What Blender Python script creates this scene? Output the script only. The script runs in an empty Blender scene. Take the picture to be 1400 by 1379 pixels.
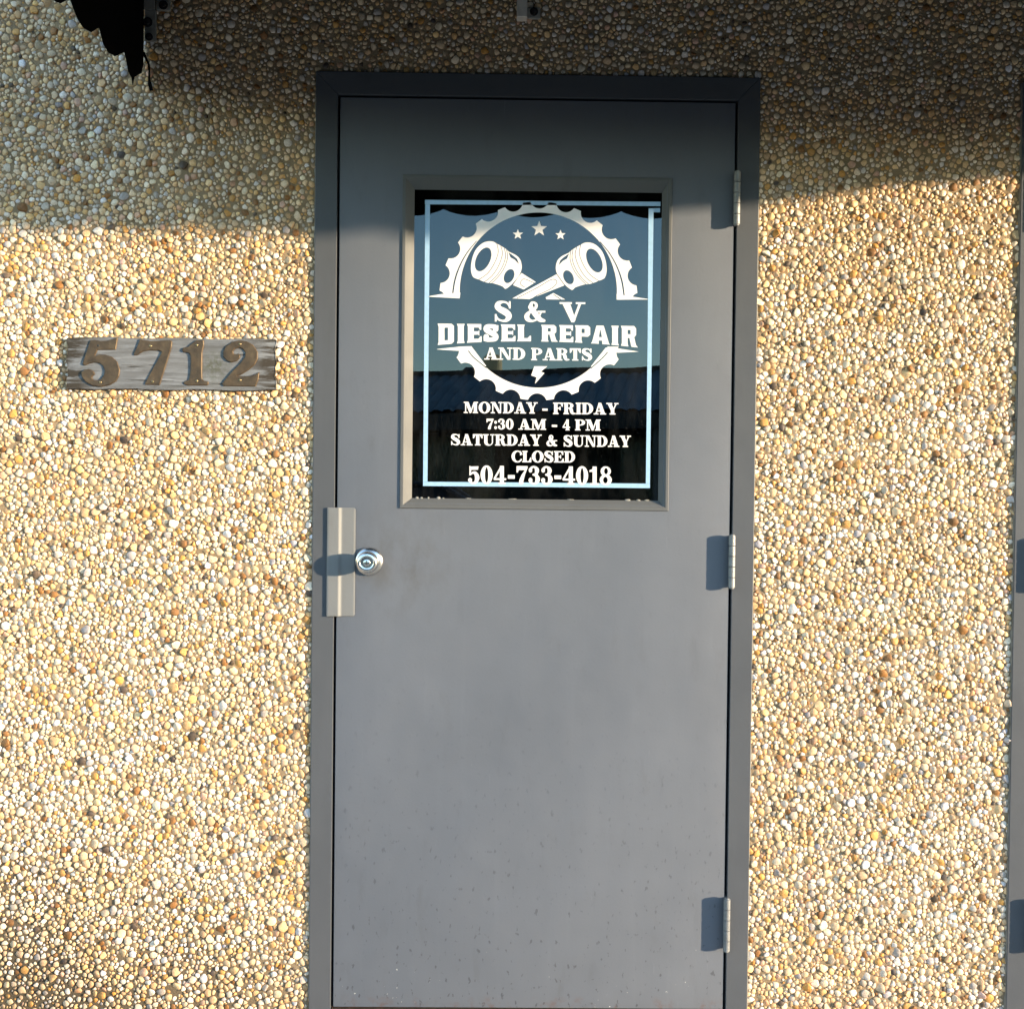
import bpy, bmesh, math, random
import numpy as np
from mathutils import Vector, kdtree, Matrix

random.seed(7); rng = np.random.default_rng(11)
R = math.radians
scene = bpy.context.scene
col = scene.collection

# ------------------------------------------------------------------ camera
CAM = np.array([-0.0762, -2.4, 1.2041])
YAW, PITCH, ROLL, FPX = R(0.611), R(-0.890), R(0.621), 1424.0      # focal length in photo pixels (photo 1400 x 1379)
fwd = np.array([math.sin(YAW)*math.cos(PITCH), math.cos(YAW)*math.cos(PITCH), math.sin(PITCH)])
r0 = np.array([math.cos(YAW), -math.sin(YAW), 0.0]); u0 = np.cross(r0, fwd)
RT = r0*math.cos(ROLL) + u0*math.sin(ROLL); UP = -r0*math.sin(ROLL) + u0*math.cos(ROLL)
cd = bpy.data.cameras.new('camera'); cam = bpy.data.objects.new('camera', cd); col.objects.link(cam)
cam.matrix_world = Matrix(((RT[0], UP[0], -fwd[0], CAM[0]), (RT[1], UP[1], -fwd[1], CAM[1]), (RT[2], UP[2], -fwd[2], CAM[2]), (0, 0, 0, 1)))
cd.sensor_fit = 'HORIZONTAL'; cd.sensor_width = 36; cd.lens = FPX/1400*36
cd.clip_start = 0.02; cd.clip_end = 3000
scene.camera = cam
def ray(u, v):
    u = np.asarray(u, float); v = np.asarray(v, float)
    return fwd + ((u-700)/FPX)[..., None]*RT + ((689.5-v)/FPX)[..., None]*UP
def pix(u, v, y=0.0):
    """photo pixel -> point on the plane at depth y (the wall, door, glass or board that the thing lies on)"""
    d = ray(u, v); t = (y-CAM[1])/d[..., 1]
    return CAM + d*t[..., None]
def pix_x(u, v, x):
    d = ray(u, v); t = (x-CAM[0])/d[..., 0]
    return CAM + d*t[..., None]
def project(P):
    d = P-CAM; w = d@fwd
    return 700+FPX*(d@RT)/w, 689.5-FPX*(d@UP)/w

# ------------------------------------------------------------------ sky, sun, exposure
SUN_AZ, SUN_EL = R(68.0), R(6.6)          # azimuth measured from the wall's outward normal (-y) towards +x
sdir = Vector((math.sin(SUN_AZ)*math.cos(SUN_EL), -math.cos(SUN_AZ)*math.cos(SUN_EL), math.sin(SUN_EL)))
w = bpy.data.worlds.new('World'); scene.world = w; w.use_nodes = True
nt = w.node_tree; bg = nt.nodes['Background']
sky = nt.nodes.new('ShaderNodeTexSky'); sky.sky_type = 'NISHITA'; sky.sun_disc = False
sky.sun_elevation = SUN_EL; sky.sun_rotation = math.atan2(sdir.x, sdir.y)
sky.air_density = 1.0; sky.dust_density = 0.1; sky.ozone_density = 1.4
nt.links.new(sky.outputs[0], bg.inputs[0]); bg.inputs[1].default_value = 0.15
sd = bpy.data.lights.new('sun', 'SUN'); sd.energy = 2.0; sd.angle = R(0.8); sd.color = (1.0, 0.80, 0.53)
so = bpy.data.objects.new('sun', sd); col.objects.link(so); so.location = (6, -4, 5)
so.rotation_euler = (-sdir).to_track_quat('-Z', 'Y').to_euler()
vs = scene.view_settings; vs.view_transform = 'Standard'; vs.look = 'None'; vs.gamma = 1; vs.use_curve_mapping = False
vs.exposure = 2.78
scene.cycles.caustics_reflective = False; scene.cycles.caustics_refractive = False

# ------------------------------------------------------------------ helpers
def tag(o, label=None, cat=None, group=None, kind=None):
    if cat and not kind: kind = 'thing'
    for k, val in (('label', label), ('category', cat), ('group', group), ('kind', kind)):
        if val: o[k] = val
    return o
def link(name, me, mat=None, parent=None, smooth=False):
    o = bpy.data.objects.new(name, me); col.objects.link(o)
    if mat is not None and not me.materials: me.materials.append(mat)
    if parent is not None: o.parent = parent
    if smooth:
        me.polygons.foreach_set('use_smooth', np.ones(len(me.polygons), bool))
    return o
def empty(name, loc=(0, 0, 0)):
    o = bpy.data.objects.new(name, None); col.objects.link(o); o.location = loc; o.empty_display_size = .05
    return o
def part(name, me, mat, parent, smooth=False):
    """mesh given in world coordinates, parented to an Empty that may stand elsewhere"""
    o = link(name, me, mat, parent, smooth)
    if parent is not None:
        q = parent; off = Vector((0, 0, 0))
        while q is not None: off += q.location; q = q.parent
        o.location = -off
    return o
def from_py(name, v, f):
    me = bpy.data.meshes.new(name); me.from_pydata([tuple(p) for p in v], [], [tuple(q) for q in f]); me.update(); return me
def tri_mesh(name, V, T):
    V = np.asarray(V, np.float32); T = np.asarray(T, np.int32)
    me = bpy.data.meshes.new(name)
    me.vertices.add(len(V)); me.vertices.foreach_set('co', V.ravel())
    k = T.shape[1]
    me.loops.add(T.size); me.loops.foreach_set('vertex_index', T.ravel())
    me.polygons.add(len(T)); me.polygons.foreach_set('loop_start', np.arange(0, T.size, k, dtype=np.int32))
    me.update(calc_edges=True); return me
def bm_mesh(name, bm):
    me = bpy.data.meshes.new(name); bm.normal_update(); bm.to_mesh(me); bm.free(); return me
def box(x0, x1, y0, y1, z0, z1, bev=0.0, seg=2, bm=None):
    own = bm is None
    bm2 = bmesh.new()
    bmesh.ops.create_cube(bm2, size=1)
    for v in bm2.verts:
        v.co = Vector(((x0+x1)/2+v.co.x*(x1-x0), (y0+y1)/2+v.co.y*(y1-y0), (z0+z1)/2+v.co.z*(z1-z0)))
    if bev: bmesh.ops.bevel(bm2, geom=bm2.edges[:], offset=bev, segments=seg, profile=.6, affect='EDGES')
    if own: return bm_mesh('box', bm2)
    me = bm_mesh('tmp', bm2); bm.from_mesh(me); bpy.data.meshes.remove(me)
def cyl(c0, c1, r0_, r1_=None, n=20, bm=None, caps=True):
    own = bm is None
    if own: bm = bmesh.new()
    r1_ = r0_ if r1_ is None else r1_
    c0 = Vector(c0); c1 = Vector(c1); d = (c1-c0).normalized()
    a = d.orthogonal().normalized(); b = d.cross(a)
    A = []; B = []
    for i in range(n):
        t = 2*math.pi*i/n; q = a*math.cos(t)+b*math.sin(t)
        A.append(bm.verts.new(c0+q*r0_)); B.append(bm.verts.new(c1+q*r1_))
    for i in range(n): bm.faces.new((A[i], A[(i+1) % n], B[(i+1) % n], B[i]))
    if caps: bm.faces.new(A[::-1]); bm.faces.new(B)
    if own: return bm_mesh('cyl', bm)
def lathe(cx, cz, prof, n=40):
    """profile of (radius, y) about an axis along y through (cx, cz)"""
    V = []; F = []
    for r_, y in prof:
        for i in range(n):
            t = 2*math.pi*i/n; V.append((cx+r_*math.cos(t), y, cz+r_*math.sin(t)))
    for j in range(len(prof)-1):
        for i in range(n):
            k = (i+1) % n; F.append((j*n+i, (j+1)*n+i, (j+1)*n+k, j*n+k))
    F.append(tuple(range((len(prof)-1)*n, len(prof)*n))[::-1])
    me = from_py('lathe', V, F); fix_normals(me); return me
def fix_normals(me):
    bm = bmesh.new(); bm.from_mesh(me); bmesh.ops.remove_doubles(bm, verts=bm.verts, dist=1e-7)
    bmesh.ops.recalc_face_normals(bm, faces=bm.faces); bm.to_mesh(me); bm.free()
def fixflip(me):
    if len(me.polygons) and sum(p.normal.y*p.area for p in me.polygons) > 0: me.flip_normals()
def sharp(me, ang=35):
    me.polygons.foreach_set('use_smooth', np.ones(len(me.polygons), bool))
    try: me.set_sharp_from_angle(angle=R(ang))
    except Exception: pass

# ------------------------------------------------------------------ materials
class NT:
    def __init__(s, name):
        s.m = bpy.data.materials.new(name); s.m.use_nodes = True; s.t = s.m.node_tree; s.n = s.t.nodes; s.b = s.n['Principled BSDF']
        s.tc = s.n.new('ShaderNodeTexCoord')
    def new(s, t, **kw):
        n = s.n.new(t)
        for k, v in kw.items(): setattr(n, k, v)
        return n
    def l(s, a, b): s.t.links.new(a, b)
    def noise(s, scale, detail=4, rough=.55, stretch=None, dist=0.0, src='Object'):
        n = s.new('ShaderNodeTexNoise'); n.inputs['Scale'].default_value = scale; n.inputs['Detail'].default_value = detail
        n.inputs['Roughness'].default_value = rough; n.inputs['Distortion'].default_value = dist
        if stretch:
            mp = s.new('ShaderNodeMapping'); mp.inputs['Scale'].default_value = stretch
            s.l(s.tc.outputs[src], mp.inputs[0]); s.l(mp.outputs[0], n.inputs['Vector'])
        else: s.l(s.tc.outputs[src], n.inputs['Vector'])
        return n.outputs['Fac']
    def ramp(s, fac, stops):
        r_ = s.new('ShaderNodeValToRGB'); e = r_.color_ramp.elements
        while len(e) > 1: e.remove(e[-1])
        for i, (p, c) in enumerate(stops):
            q = e[0] if i == 0 else e.new(p)
            q.position = p; q.color = (*c, 1) if len(c) == 3 else c
        s.l(fac, r_.inputs[0]); return r_.outputs[0]
    def g(s, fac, a, b): return s.ramp(fac, [(a, (0, 0, 0)), (b, (1, 1, 1))])
    def mix(s, fac, a, b, mode='MIX'):
        m = s.new('ShaderNodeMix', data_type='RGBA', blend_type=mode)
        for i, x in ((0, fac), (6, a), (7, b)):
            if isinstance(x, (int, float)): m.inputs[i].default_value = x
            elif isinstance(x, tuple): m.inputs[i].default_value = (*x, 1)
            else: s.l(x, m.inputs[i])
        return m.outputs[2]
    def math(s, op, a, b=None):
        m = s.new('ShaderNodeMath', operation=op)
        for i, x in ((0, a), (1, b)):
            if x is None: continue
            if isinstance(x, (int, float)): m.inputs[i].default_value = x
            else: s.l(x, m.inputs[i])
        return m.outputs[0]
    def sep(s):
        q = s.new('ShaderNodeSeparateXYZ'); s.l(s.tc.outputs['Object'], q.inputs[0]); return q.outputs
    def bump(s, h, dist, strength=1.0):
        b = s.new('ShaderNodeBump'); b.inputs['Strength'].default_value = strength; b.inputs['Distance'].default_value = dist
        s.l(h, b.inputs['Height']); s.l(b.outputs[0], s.b.inputs['Normal']); return b
    def set(s, color=None, rough=None, metal=None, spec=None, ior=None):
        for k, x in (('Base Color', color), ('Roughness', rough), ('Metallic', metal), ('Specular IOR Level', spec), ('IOR', ior)):
            if x is None: continue
            if isinstance(x, tuple): s.b.inputs[k].default_value = (*x, 1)
            elif isinstance(x, (int, float)): s.b.inputs[k].default_value = x
            else: s.l(x, s.b.inputs[k])
        return s
M = {}
def simple(name, color, rough=.6, metal=0.0, var=.15, scale=30, bump=0.0):
    s = NT(name); n = s.noise(scale, 5)
    lo = tuple(c*(1-var) for c in color); hi = tuple(min(1, c*(1+var)) for c in color)
    s.set(color=s.ramp(n, [(.3, lo), (.7, hi)]), rough=rough, metal=metal)
    if bump: s.bump(s.noise(scale*4, 4), bump)
    M[name] = s.m; return s.m

def door_paint(name, base, worn=True):
    s = NT(name)
    big = s.noise(2.2, 5, .6); streak = s.noise(7, 5, .6, stretch=(5, 1, .35)); fine = s.noise(160, 3)
    c = s.ramp(big, [(.3, tuple(x*.93 for x in base)), (.7, tuple(x*1.06 for x in base))])
    c = s.mix(s.math('MULTIPLY', s.g(streak, .55, .8), .16), c, tuple(x*1.3 for x in base))
    c = s.mix(s.math('MULTIPLY', s.g(s.noise(11, 5, .65, stretch=(2, 1, .6)), .58, .75), .22), c, (base[0]*.62, base[1]*.58, base[2]*.5))
    if worn:
        z = s.sep()[2]
        low = s.math('SUBTRACT', 1.0, s.math('MINIMUM', s.math('DIVIDE', s.math('MAXIMUM', z, 0.0), .16), 1.0))      # kicked zone at the foot
        mid = s.math('SUBTRACT', 1.0, s.math('MINIMUM', s.math('DIVIDE', s.math('MAXIMUM', z, 0.0), .75), 1.0))
        pit = s.g(s.noise(75, 3, .5, stretch=(1.2, 1, .75)), .625, .69)
        c = s.mix(s.math('MULTIPLY', pit, s.math('MULTIPLY', s.math('ADD', mid, .10), .75)), c, tuple(x*.5 for x in base))
        dk = s.new('ShaderNodeVectorMath', operation='DISTANCE'); s.l(s.tc.outputs['Object'], dk.inputs[0]); dk.inputs[1].default_value = (-.30, 0, 1.03)
        hand = s.math('MULTIPLY', s.g(s.math('SUBTRACT', .17, dk.outputs['Value']), 0.0, .14), s.g(s.noise(24, 5, .65, stretch=(1, 1, .6)), .42, .68))
        c = s.mix(s.math('MULTIPLY', hand, .38), c, (.07, .062, .05))
        scr = s.g(s.noise(38, 2, .5, stretch=(7, 1, .5), dist=.6), .735, .75)
        c = s.mix(s.math('MULTIPLY', s.math('MULTIPLY', scr, s.g(s.noise(4, 2), .5, .6)), .3), c, tuple(x*1.7 for x in base))
        chip = s.g(s.noise(120, 2, .6), .69, .72); patch = s.g(s.noise(9, 2), .54, .62)
        c = s.mix(s.math('MULTIPLY', s.math('MULTIPLY', chip, patch), low), c, (.62, .62, .6))
        rust = s.math('MULTIPLY', s.g(s.noise(28, 5, .7), .52, .66), s.g(s.math('SUBTRACT', .05, z), .02, .05))
        c = s.mix(s.math('MULTIPLY', rust, .45), c, (.12, .05, .025))
    ro = s.ramp(s.noise(6, 4), [(.3, (.46,)*3), (.7, (.62,)*3)])
    s.set(color=c, rough=ro, spec=.22)
    s.bump(s.math('ADD', s.math('MULTIPLY', s.noise(5, 2), 3.0), s.math('MULTIPLY', fine, .12)), .0016, .8)
    M[name] = s.m
door_paint('door_paint', (.120, .130, .157)); door_paint('frame_paint', (.074, .079, .092), False)
door_paint('guard_paint', (.165, .168, .175), False); door_paint('lite_paint', (.100, .102, .108), False)

s = NT('pebble'); at = s.new('ShaderNodeAttribute', attribute_name='pebble_color')
sp = s.ramp(s.noise(260, 4, .6), [(.25, (.72, .66, .58)), (.62, (1.05, 1.03, 1.0))])
c = s.mix(1.0, at.outputs['Color'], sp, 'MULTIPLY')
s.set(color=c, rough=.55, spec=.35); s.bump(s.noise(420, 3), .0006, .7); M['pebble'] = s.m

s = NT('cement'); 
c = s.ramp(s.noise(14, 6, .65), [(.25, (.17, .12, .072)), (.7, (.36, .26, .165))])
c = s.mix(s.g(s.noise(500, 2), .5, .7), c, (.24, .175, .115))
P_ = s.sep()
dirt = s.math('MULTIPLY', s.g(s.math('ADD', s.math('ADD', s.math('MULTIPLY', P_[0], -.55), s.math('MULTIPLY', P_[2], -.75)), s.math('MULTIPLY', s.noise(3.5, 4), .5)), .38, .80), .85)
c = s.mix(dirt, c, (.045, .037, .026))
dirt2 = s.math('MULTIPLY', s.g(s.math('ADD', P_[2], s.math('MULTIPLY', s.noise(3, 4), .5)), .0, 1.0), 0.0)
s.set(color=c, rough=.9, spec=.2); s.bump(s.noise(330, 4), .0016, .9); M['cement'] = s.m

s = NT('weathered_wood')
grain = s.noise(26, 7, .65, stretch=(.22, 1, 4.5), dist=.4); crack = s.noise(12, 5, .6, stretch=(.35, 1, 9))
c = s.ramp(grain, [(.28, (.12, .122, .130)), (.5, (.18, .188, .208)), (.75, (.235, .245, .27))])
ends = s.g(s.math('ABSOLUTE', s.math('ADD', s.sep()[0], .0)), .165, .235)
wear = s.math('MULTIPLY', s.g(s.noise(22, 6, .7, stretch=(.35, 1, 3)), .42, .56), s.math('ADD', s.math('MULTIPLY', ends, .95), .38))
c = s.mix(wear, c, (.045, .038, .032))
ck = s.g(crack, .62, .66)
c = s.mix(s.math('MULTIPLY', ck, .85), c, (.03, .025, .02))
lich = s.new('ShaderNodeVectorMath', operation='DISTANCE'); s.l(s.tc.outputs['Object'], lich.inputs[0]); lich.inputs[1].default_value = (.098, -.006, -.006)
blot = s.math('MULTIPLY', s.g(s.math('SUBTRACT', .046, lich.outputs['Value']), .0, .035), s.g(s.noise(120, 4, .6), .36, .62))
c = s.mix(s.math('MULTIPLY', blot, .8), c, (.07, .075, .05))
s.set(color=c, rough=.85, spec=.2); s.bump(s.math('SUBTRACT', s.math('MULTIPLY', grain, .6), s.math('MULTIPLY', ck, 1.3)), .0028, .9); M['weathered_wood'] = s.m

s = NT('old_brass')
c = s.ramp(s.noise(45, 6, .65), [(.25, (.052, .038, .027)), (.55, (.105, .071, .044)), (.8, (.17, .115, .066))])
s.set(color=c, rough=s.ramp(s.noise(60, 4), [(.3, (.42,)*3), (.7, (.62,)*3)]), metal=.55); s.bump(s.noise(150, 4), .0008, .6); M['old_brass'] = s.m
simple('screw_brass', (.36, .27, .15), .3, .9); simple('satin_chrome', (.66, .66, .66), .23, 1.0, .06, 60); simple('keyway', (.02, .02, .02), .5)
simple('hinge_steel', (.19, .195, .205), .45, .25, .18, 60, .0006)
simple('vinyl_white', (.74, .71, .73), .5, 0, .03); simple('tape_blue', (.30, .47, .68), .5, 0, .08, 90)
simple('black_fabric', (.0022, .0022, .0025), .95, 0, .3, 200, .0004); M['black_fabric'].node_tree.nodes['Principled BSDF'].inputs['Specular IOR Level'].default_value = .06
simple('zinc', (.30, .29, .27), .5, .2, .25, 40); simple('dark_bolt', (.03, .03, .032), .5, .4)
simple('bar_paint', (.66, .60, .54), .5, .2, .15, 40)
s = NT('rust'); s.set(color=s.ramp(s.noise(60, 6, .7), [(.3, (.03, .018, .012)), (.7, (.09, .045, .026))]), rough=.9); s.bump(s.noise(200, 4), .002); M['rust'] = s.m
simple('concrete', (.32, .29, .25), .9, 0, .2, 6, .002); simple('asphalt', (.045, .05, .052), .9, 0, .25, 20, .003)
[M[q].node_tree.nodes['Principled BSDF'].inputs['Specular IOR Level'].__setattr__('default_value', .1) for q in ('concrete', 'asphalt')]
simple('dark_room', (.012, .012, .013), .9); simple('gasket', (.01, .01, .011), .6); simple('caulk', (.16, .15, .135), .8, 0, .35, 50, .001); simple('putty', (.24, .235, .225), .9, 0, .2, 120, .001)
simple('leaf_green', (.20, .36, .03), .5, 0, .2, 90)
simple('metal_roof', (.15, .21, .25), .45, .2, .2, 3); simple('dark_wall', (.035, .037, .04), .8, 0, .2, 2); simple('vent_tan', (.78, .62, .34), .6, 0, .1, 5)
simple('vent_dark', (.05, .055, .065), .6); simple('trim_dark', (.02, .022, .025), .6); simple('post_grey', (.12, .12, .12), .6)
simple('car_paint', (.03, .035, .045), .4, .1, .05); simple('car_window', (.02, .022, .025), .6); simple('tyre', (.02, .02, .02), .8); simple('rim', (.5, .5, .5), .3, .9); simple('car_light', (.7, .7, .7), .2)
def glass_mat(name, ior, tint, rough=.004, dust=False):
    s = NT(name); s.n.remove(s.b); o = s.n['Material Output']
    fr = s.new('ShaderNodeFresnel'); fr.inputs['IOR'].default_value = ior
    tr = s.new('ShaderNodeBsdfTransparent'); tr.inputs[0].default_value = (*tint, 1)
    gl = s.new('ShaderNodeBsdfGlossy'); gl.inputs['Roughness'].default_value = rough; gl.inputs[0].default_value = (.66, .84, 1, 1)
    b = s.new('ShaderNodeBump'); b.inputs['Distance'].default_value = .0006; b.inputs['Strength'].default_value = .35
    s.l(s.noise(5, 1), b.inputs['Height']); s.l(b.outputs[0], gl.inputs['Normal'])
    mx = s.new('ShaderNodeMixShader'); s.l(fr.outputs[0], mx.inputs[0]); s.l(tr.outputs[0], mx.inputs[1]); s.l(gl.outputs[0], mx.inputs[2]); s.l(mx.outputs[0], o.inputs[0])
    if dust:
        df = s.new('ShaderNodeBsdfDiffuse'); df.inputs[0].default_value = (.55, .53, .5, 1)
        fac = s.math('ADD', s.math('MULTIPLY', s.g(s.noise(7, 6, .7, stretch=(1.6, 1, .5)), .45, .75), .022), s.math('MULTIPLY', s.g(s.noise(300, 2, .5), .68, .74), .05))
        m2 = s.new('ShaderNodeMixShader'); s.l(fac, m2.inputs[0]); s.l(mx.outputs[0], m2.inputs[1]); s.l(df.outputs[0], m2.inputs[2]); s.l(m2.outputs[0], o.inputs[0])
    M[name] = s.m
glass_mat('tinted_glass', 1.70, (.25, .27, .29), dust=True); glass_mat('far_glass', 1.6, (.1, .1, .1), .22)

# ================================================================== THE SETTING
GZ = -0.030
def sheet(name, x0, x1, y0, y1, z, mat, thick=.05):
    return tag(link(name, box(x0, x1, y0, y1, z-thick, z), mat), kind='structure')
sheet('ground', -900, 900, -900, 900, GZ-.16, M['asphalt'], .5)
sheet('pavement', -40, 40, -2.95, .35, GZ, M['concrete'], .13)
sheet('road', -60, 60, -13.0, -2.98, GZ-.15, M['asphalt'], .006)
sheet('forecourt', -40, 40, -24, -13.02, GZ-.05, M['concrete'], .1)

# ------------------------------------------------------------------ layout of the door (metres)
LEAF_X, LEAF_H = .4530, 2.0935
OPEN_X, OPEN_H = .4585, 2.0990          # inside edge of the frame's face
FR_X, FR_H = .5085, 2.1505              # outside edge
FACE = -.003                            # front plane of the frame
WALL_Y = .0045                          # cement surface; pebble tops stand about 5 mm in front of it
D2X0 = float(pix(1387.0, 760.0, FACE)[0])          # left edge of the neighbouring door frame
D2C = D2X0 + FR_X

# ------------------------------------------------------------------ wall
wall = tag(empty('pebble_wall', (0, .1, GZ)), 'tan exposed-pebble wall panel around the grey steel doors', 'wall')
wall['kind'] = 'thing'
X_L, X_R, Z_T = -1.95, D2C+FR_X+.55, 3.05
bm = bmesh.new()
hx = OPEN_X+.012; hz = OPEN_H+.012
box(X_L, -hx, WALL_Y, .20, GZ, Z_T, bm=bm)
box(hx, D2C-hx, WALL_Y, .20, GZ, Z_T, bm=bm)
box(D2C+hx, X_R, WALL_Y, .20, GZ, Z_T, bm=bm)
box(-hx, hx, WALL_Y, .20, hz, Z_T, bm=bm); box(D2C-hx, D2C+hx, WALL_Y, .20, hz, Z_T, bm=bm)
part('cement_backing', bm_mesh('cement_backing', bm), M['cement'], wall)

def build_pebbles():
    cell = .008
    grid = {}
    pts = []
    def inside(x, z, m):
        if not (X_L < x < X_R and GZ < z < Z_T): return False
        for c in (0.0, D2C):
            if abs(x-c) < FR_X+m and z < FR_H+m: return False
        return True
    area = (X_R-X_L)*(Z_T-GZ)
    rmax = .0105
    reach = int(math.ceil(2*rmax/cell))
    def throw(n, ra, rb, pack):
        xs = rng.uniform(X_L, X_R, n); zs = rng.uniform(GZ, Z_T, n); rs = rng.uniform(0, 1, n)**1.6*(rb-ra)+ra
        dens = rng.uniform(0, 1, n)
        for x, z, r_, dn in zip(xs.tolist(), zs.tolist(), rs.tolist(), dens.tolist()):
            if not inside(x, z, r_*.55): continue
            i = int(x//cell); j = int(z//cell); ok = True
            rc = int((r_+rmax)*pack//cell)+1
            for a in range(i-rc, i+rc+1):
                for b in range(j-rc, j+rc+1):
                    q = grid.get((a, b))
                    if q:
                        for k in q:
                            p = pts[k]; dx = p[0]-x; dz = p[1]-z; rr = (p[2]+r_)*pack
                            if dx*dx+dz*dz < rr*rr: ok = False; break
                    if not ok: break
                if not ok: break
            if ok:
                grid.setdefault((i, j), []).append(len(pts)); pts.append((x, z, r_))
    throw(int(area*400), .0078, rmax, 1.0)
    throw(int(area*3000), .0058, .0078, 1.0)
    throw(int(area*11000), .0042, .0058, 1.0)
    throw(int(area*16000), .0031, .0042, 1.0)
    throw(int(area*18000), .0021, .0031, 1.0)
    P = np.array(pts); N = len(P)
    x_, z_ = P[:, 0].copy(), P[:, 1].copy()                       # local drift of the packing: chips lie squeezed one way or the other
    P[:, 0] = x_+.0030*np.sin(z_*118+2.1*np.sin(x_*41+.7))+.0016*np.sin(z_*231+x_*63)
    P[:, 1] = z_+.0030*np.sin(x_*127+1.9*np.sin(z_*37+1.9))+.0016*np.sin(x_*209-z_*71)
    kd = kdtree.KDTree(N)
    for i in range(N): kd.insert((P[i, 0], P[i, 1], 0), i)
    kd.balance()
    NB = 12
    nb = np.empty((N, NB), np.int32)
    for i in range(N):
        q = kd.find_n((P[i, 0], P[i, 1], 0), NB+1)
        nb[i] = [a[1] for a in q if a[1] != i][:NB]
    u, v = project(np.stack([P[:, 0], np.full(N, .003), P[:, 1]], -1))
    inview = (u > -25) & (u < 1425) & (v > -25) & (v < 1404)
    # per pebble: colour, height, tilt
    pal = np.array([(.84, .78, .72), (.80, .65, .48), (.70, .49, .30), (.64, .37, .13), (.30, .155, .06), (.50, .47, .47), (.71, .47, .37), (.10, .08, .07), (.76, .56, .33)])
    wts = np.array([.27, .30, .17, .05, .028, .055, .03, .010, .10]); wts /= wts.sum()
    colr = pal[rng.choice(len(pal), N, p=wts)]*rng.uniform(.74, 1.08, (N, 1))
    wc = rng.normal(0, 1, (N, 1)); colr = colr*np.concatenate([1+.035*wc, 1+0*wc, 1-.10*wc], 1)*np.array([[1.0, .955, .93]])
    lowf = .5+.5*np.sin(P[:, 0]*5.1+1.3*np.sin(P[:, 1]*4.3))*np.sin(P[:, 1]*3.7+P[:, 0]*2.2)
    stain = np.clip((-.55*P[:, 0]-.75*P[:, 1]+.28*lowf+.12-.50)/.35, 0, 1)          # dirty patch at the foot of the wall
    wn = np.sin(P[:, 0]*2.3+1.7*np.sin(P[:, 1]*1.9+.6))*np.sin(P[:, 1]*2.9+1.1*np.sin(P[:, 0]*3.1))+.5*np.sin(P[:, 0]*11+2*np.sin(P[:, 1]*1.3))*np.sin(P[:, 1]*2.2+1)   # slow drift of tone over the panel
    colr *= 1-np.clip(.06+.10*wn, 0, .25)[:, None]*np.array([[.35, .8, 1.5]])
    colr *= (1-.42*stain)[:, None]
    up = np.clip((P[:, 1]-1.55+.25*(lowf-.5))/.45, 0, 1)*np.clip((P[:, 0]+1.05)/.35, .3, 1)        # more cement left between stones high up
    colr = np.clip(colr, .02, .88)
    def build(idx, K, rings):
        n = len(idx)
        ph = rng.uniform(0, 2*np.pi, (n, 1)); th = ph+np.arange(K)[None]*(2*np.pi/K)+rng.normal(0, .06, (n, K))
        U = np.stack([np.cos(th), np.sin(th)], -1)
        ri = P[idx, 2]
        d = P[nb[idx], :2]-P[idx, None, :2]; dist = np.linalg.norm(d, axis=-1)
        t = .5*(dist**2+ri[:, None]**2-P[nb[idx], 2]**2)/dist
        cs = np.einsum('nka,nja->nkj', U, d/dist[..., None])
        lim = np.where(cs > .12, t[:, None, :]/np.maximum(cs, .12), 1).min(-1)
        el = rng.uniform(0, np.pi, (n, 1)); ea = ri[:, None]*rng.uniform(1.8, 2.6, (n, 1)); eb = ri[:, None]*rng.uniform(1.15, 2.2, (n, 1))
        cap = ea*eb/np.sqrt((eb*np.cos(th-el))**2+(ea*np.sin(th-el))**2)
        ns = 6; ph0 = rng.uniform(0, 2*np.pi, (n, 1))                  # broken, flat-sided outline
        for q in range(ns):
            cphi = ph0+q*2*np.pi/ns+rng.uniform(-.42, .42, (n, 1)); cd_ = ri[:, None]*rng.uniform(1.12, 2.2, (n, 1)); cc = np.cos(th-cphi)
            cap = np.where(cc > .2, np.minimum(cap, cd_/np.maximum(cc, .2)), cap)
        rr = np.minimum(lim, cap)
        rr = np.minimum(.04*np.roll(rr, 1, 1)+.92*rr+.04*np.roll(rr, -1, 1), lim*1.03)
        gap = .00016+.00035*up[idx]+.0006*stain[idx]
        shrink = 1-rng.uniform(0, .22, n)*up[idx]-.26*stain[idx]*rng.uniform(.2, 1, n)
        rr = np.maximum(rr*(.985*shrink)[:, None]-gap[:, None], .0012)*rng.normal(1, .055, (n, K))
        rm = rr.mean(1)
        h = rm*rng.uniform(.18, .38, n)*np.clip(.0075/rm, .5, 1)+.0010
        base = rng.uniform(-.0014, .0006, n)
        tx = rng.normal(0, .23, n); tz = rng.normal(0, .23, n)
        VV = []
        for (fr, fh) in rings:
            jit = rng.normal(1, .02, (n, K)) if 0 < fr < 1 else 1.0
            ex = U[..., 0]*rr*fr*jit; ez = U[..., 1]*rr*fr*jit
            hh = h[:, None]*fh+base[:, None]+(ex*tx[:, None]+ez*tz[:, None])*(1 if fh > 0 else 0)
            if 0 < fh < 1: hh = hh+rng.normal(0, .03, (n, K))*rm[:, None]
            VV.append(np.stack([P[idx, 0][:, None]+ex, WALL_Y-hh, P[idx, 1][:, None]+ez], -1))
        apex = np.stack([P[idx, 0], WALL_Y-(h*1.0+base), P[idx, 1]], -1)[:, None]
        V = np.concatenate(VV+[apex], 1)
        nv = V.shape[1]; F = []
        for j in range(len(rings)-1):
            for k in range(K):
                a, b, c_, e = j*K+k, j*K+(k+1) % K, (j+1)*K+(k+1) % K, (j+1)*K+k
                F += [(a, b, c_), (a, c_, e)]
        j = len(rings)-1
        for k in range(K): F.append((j*K+k, j*K+(k+1) % K, nv-1))
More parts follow.
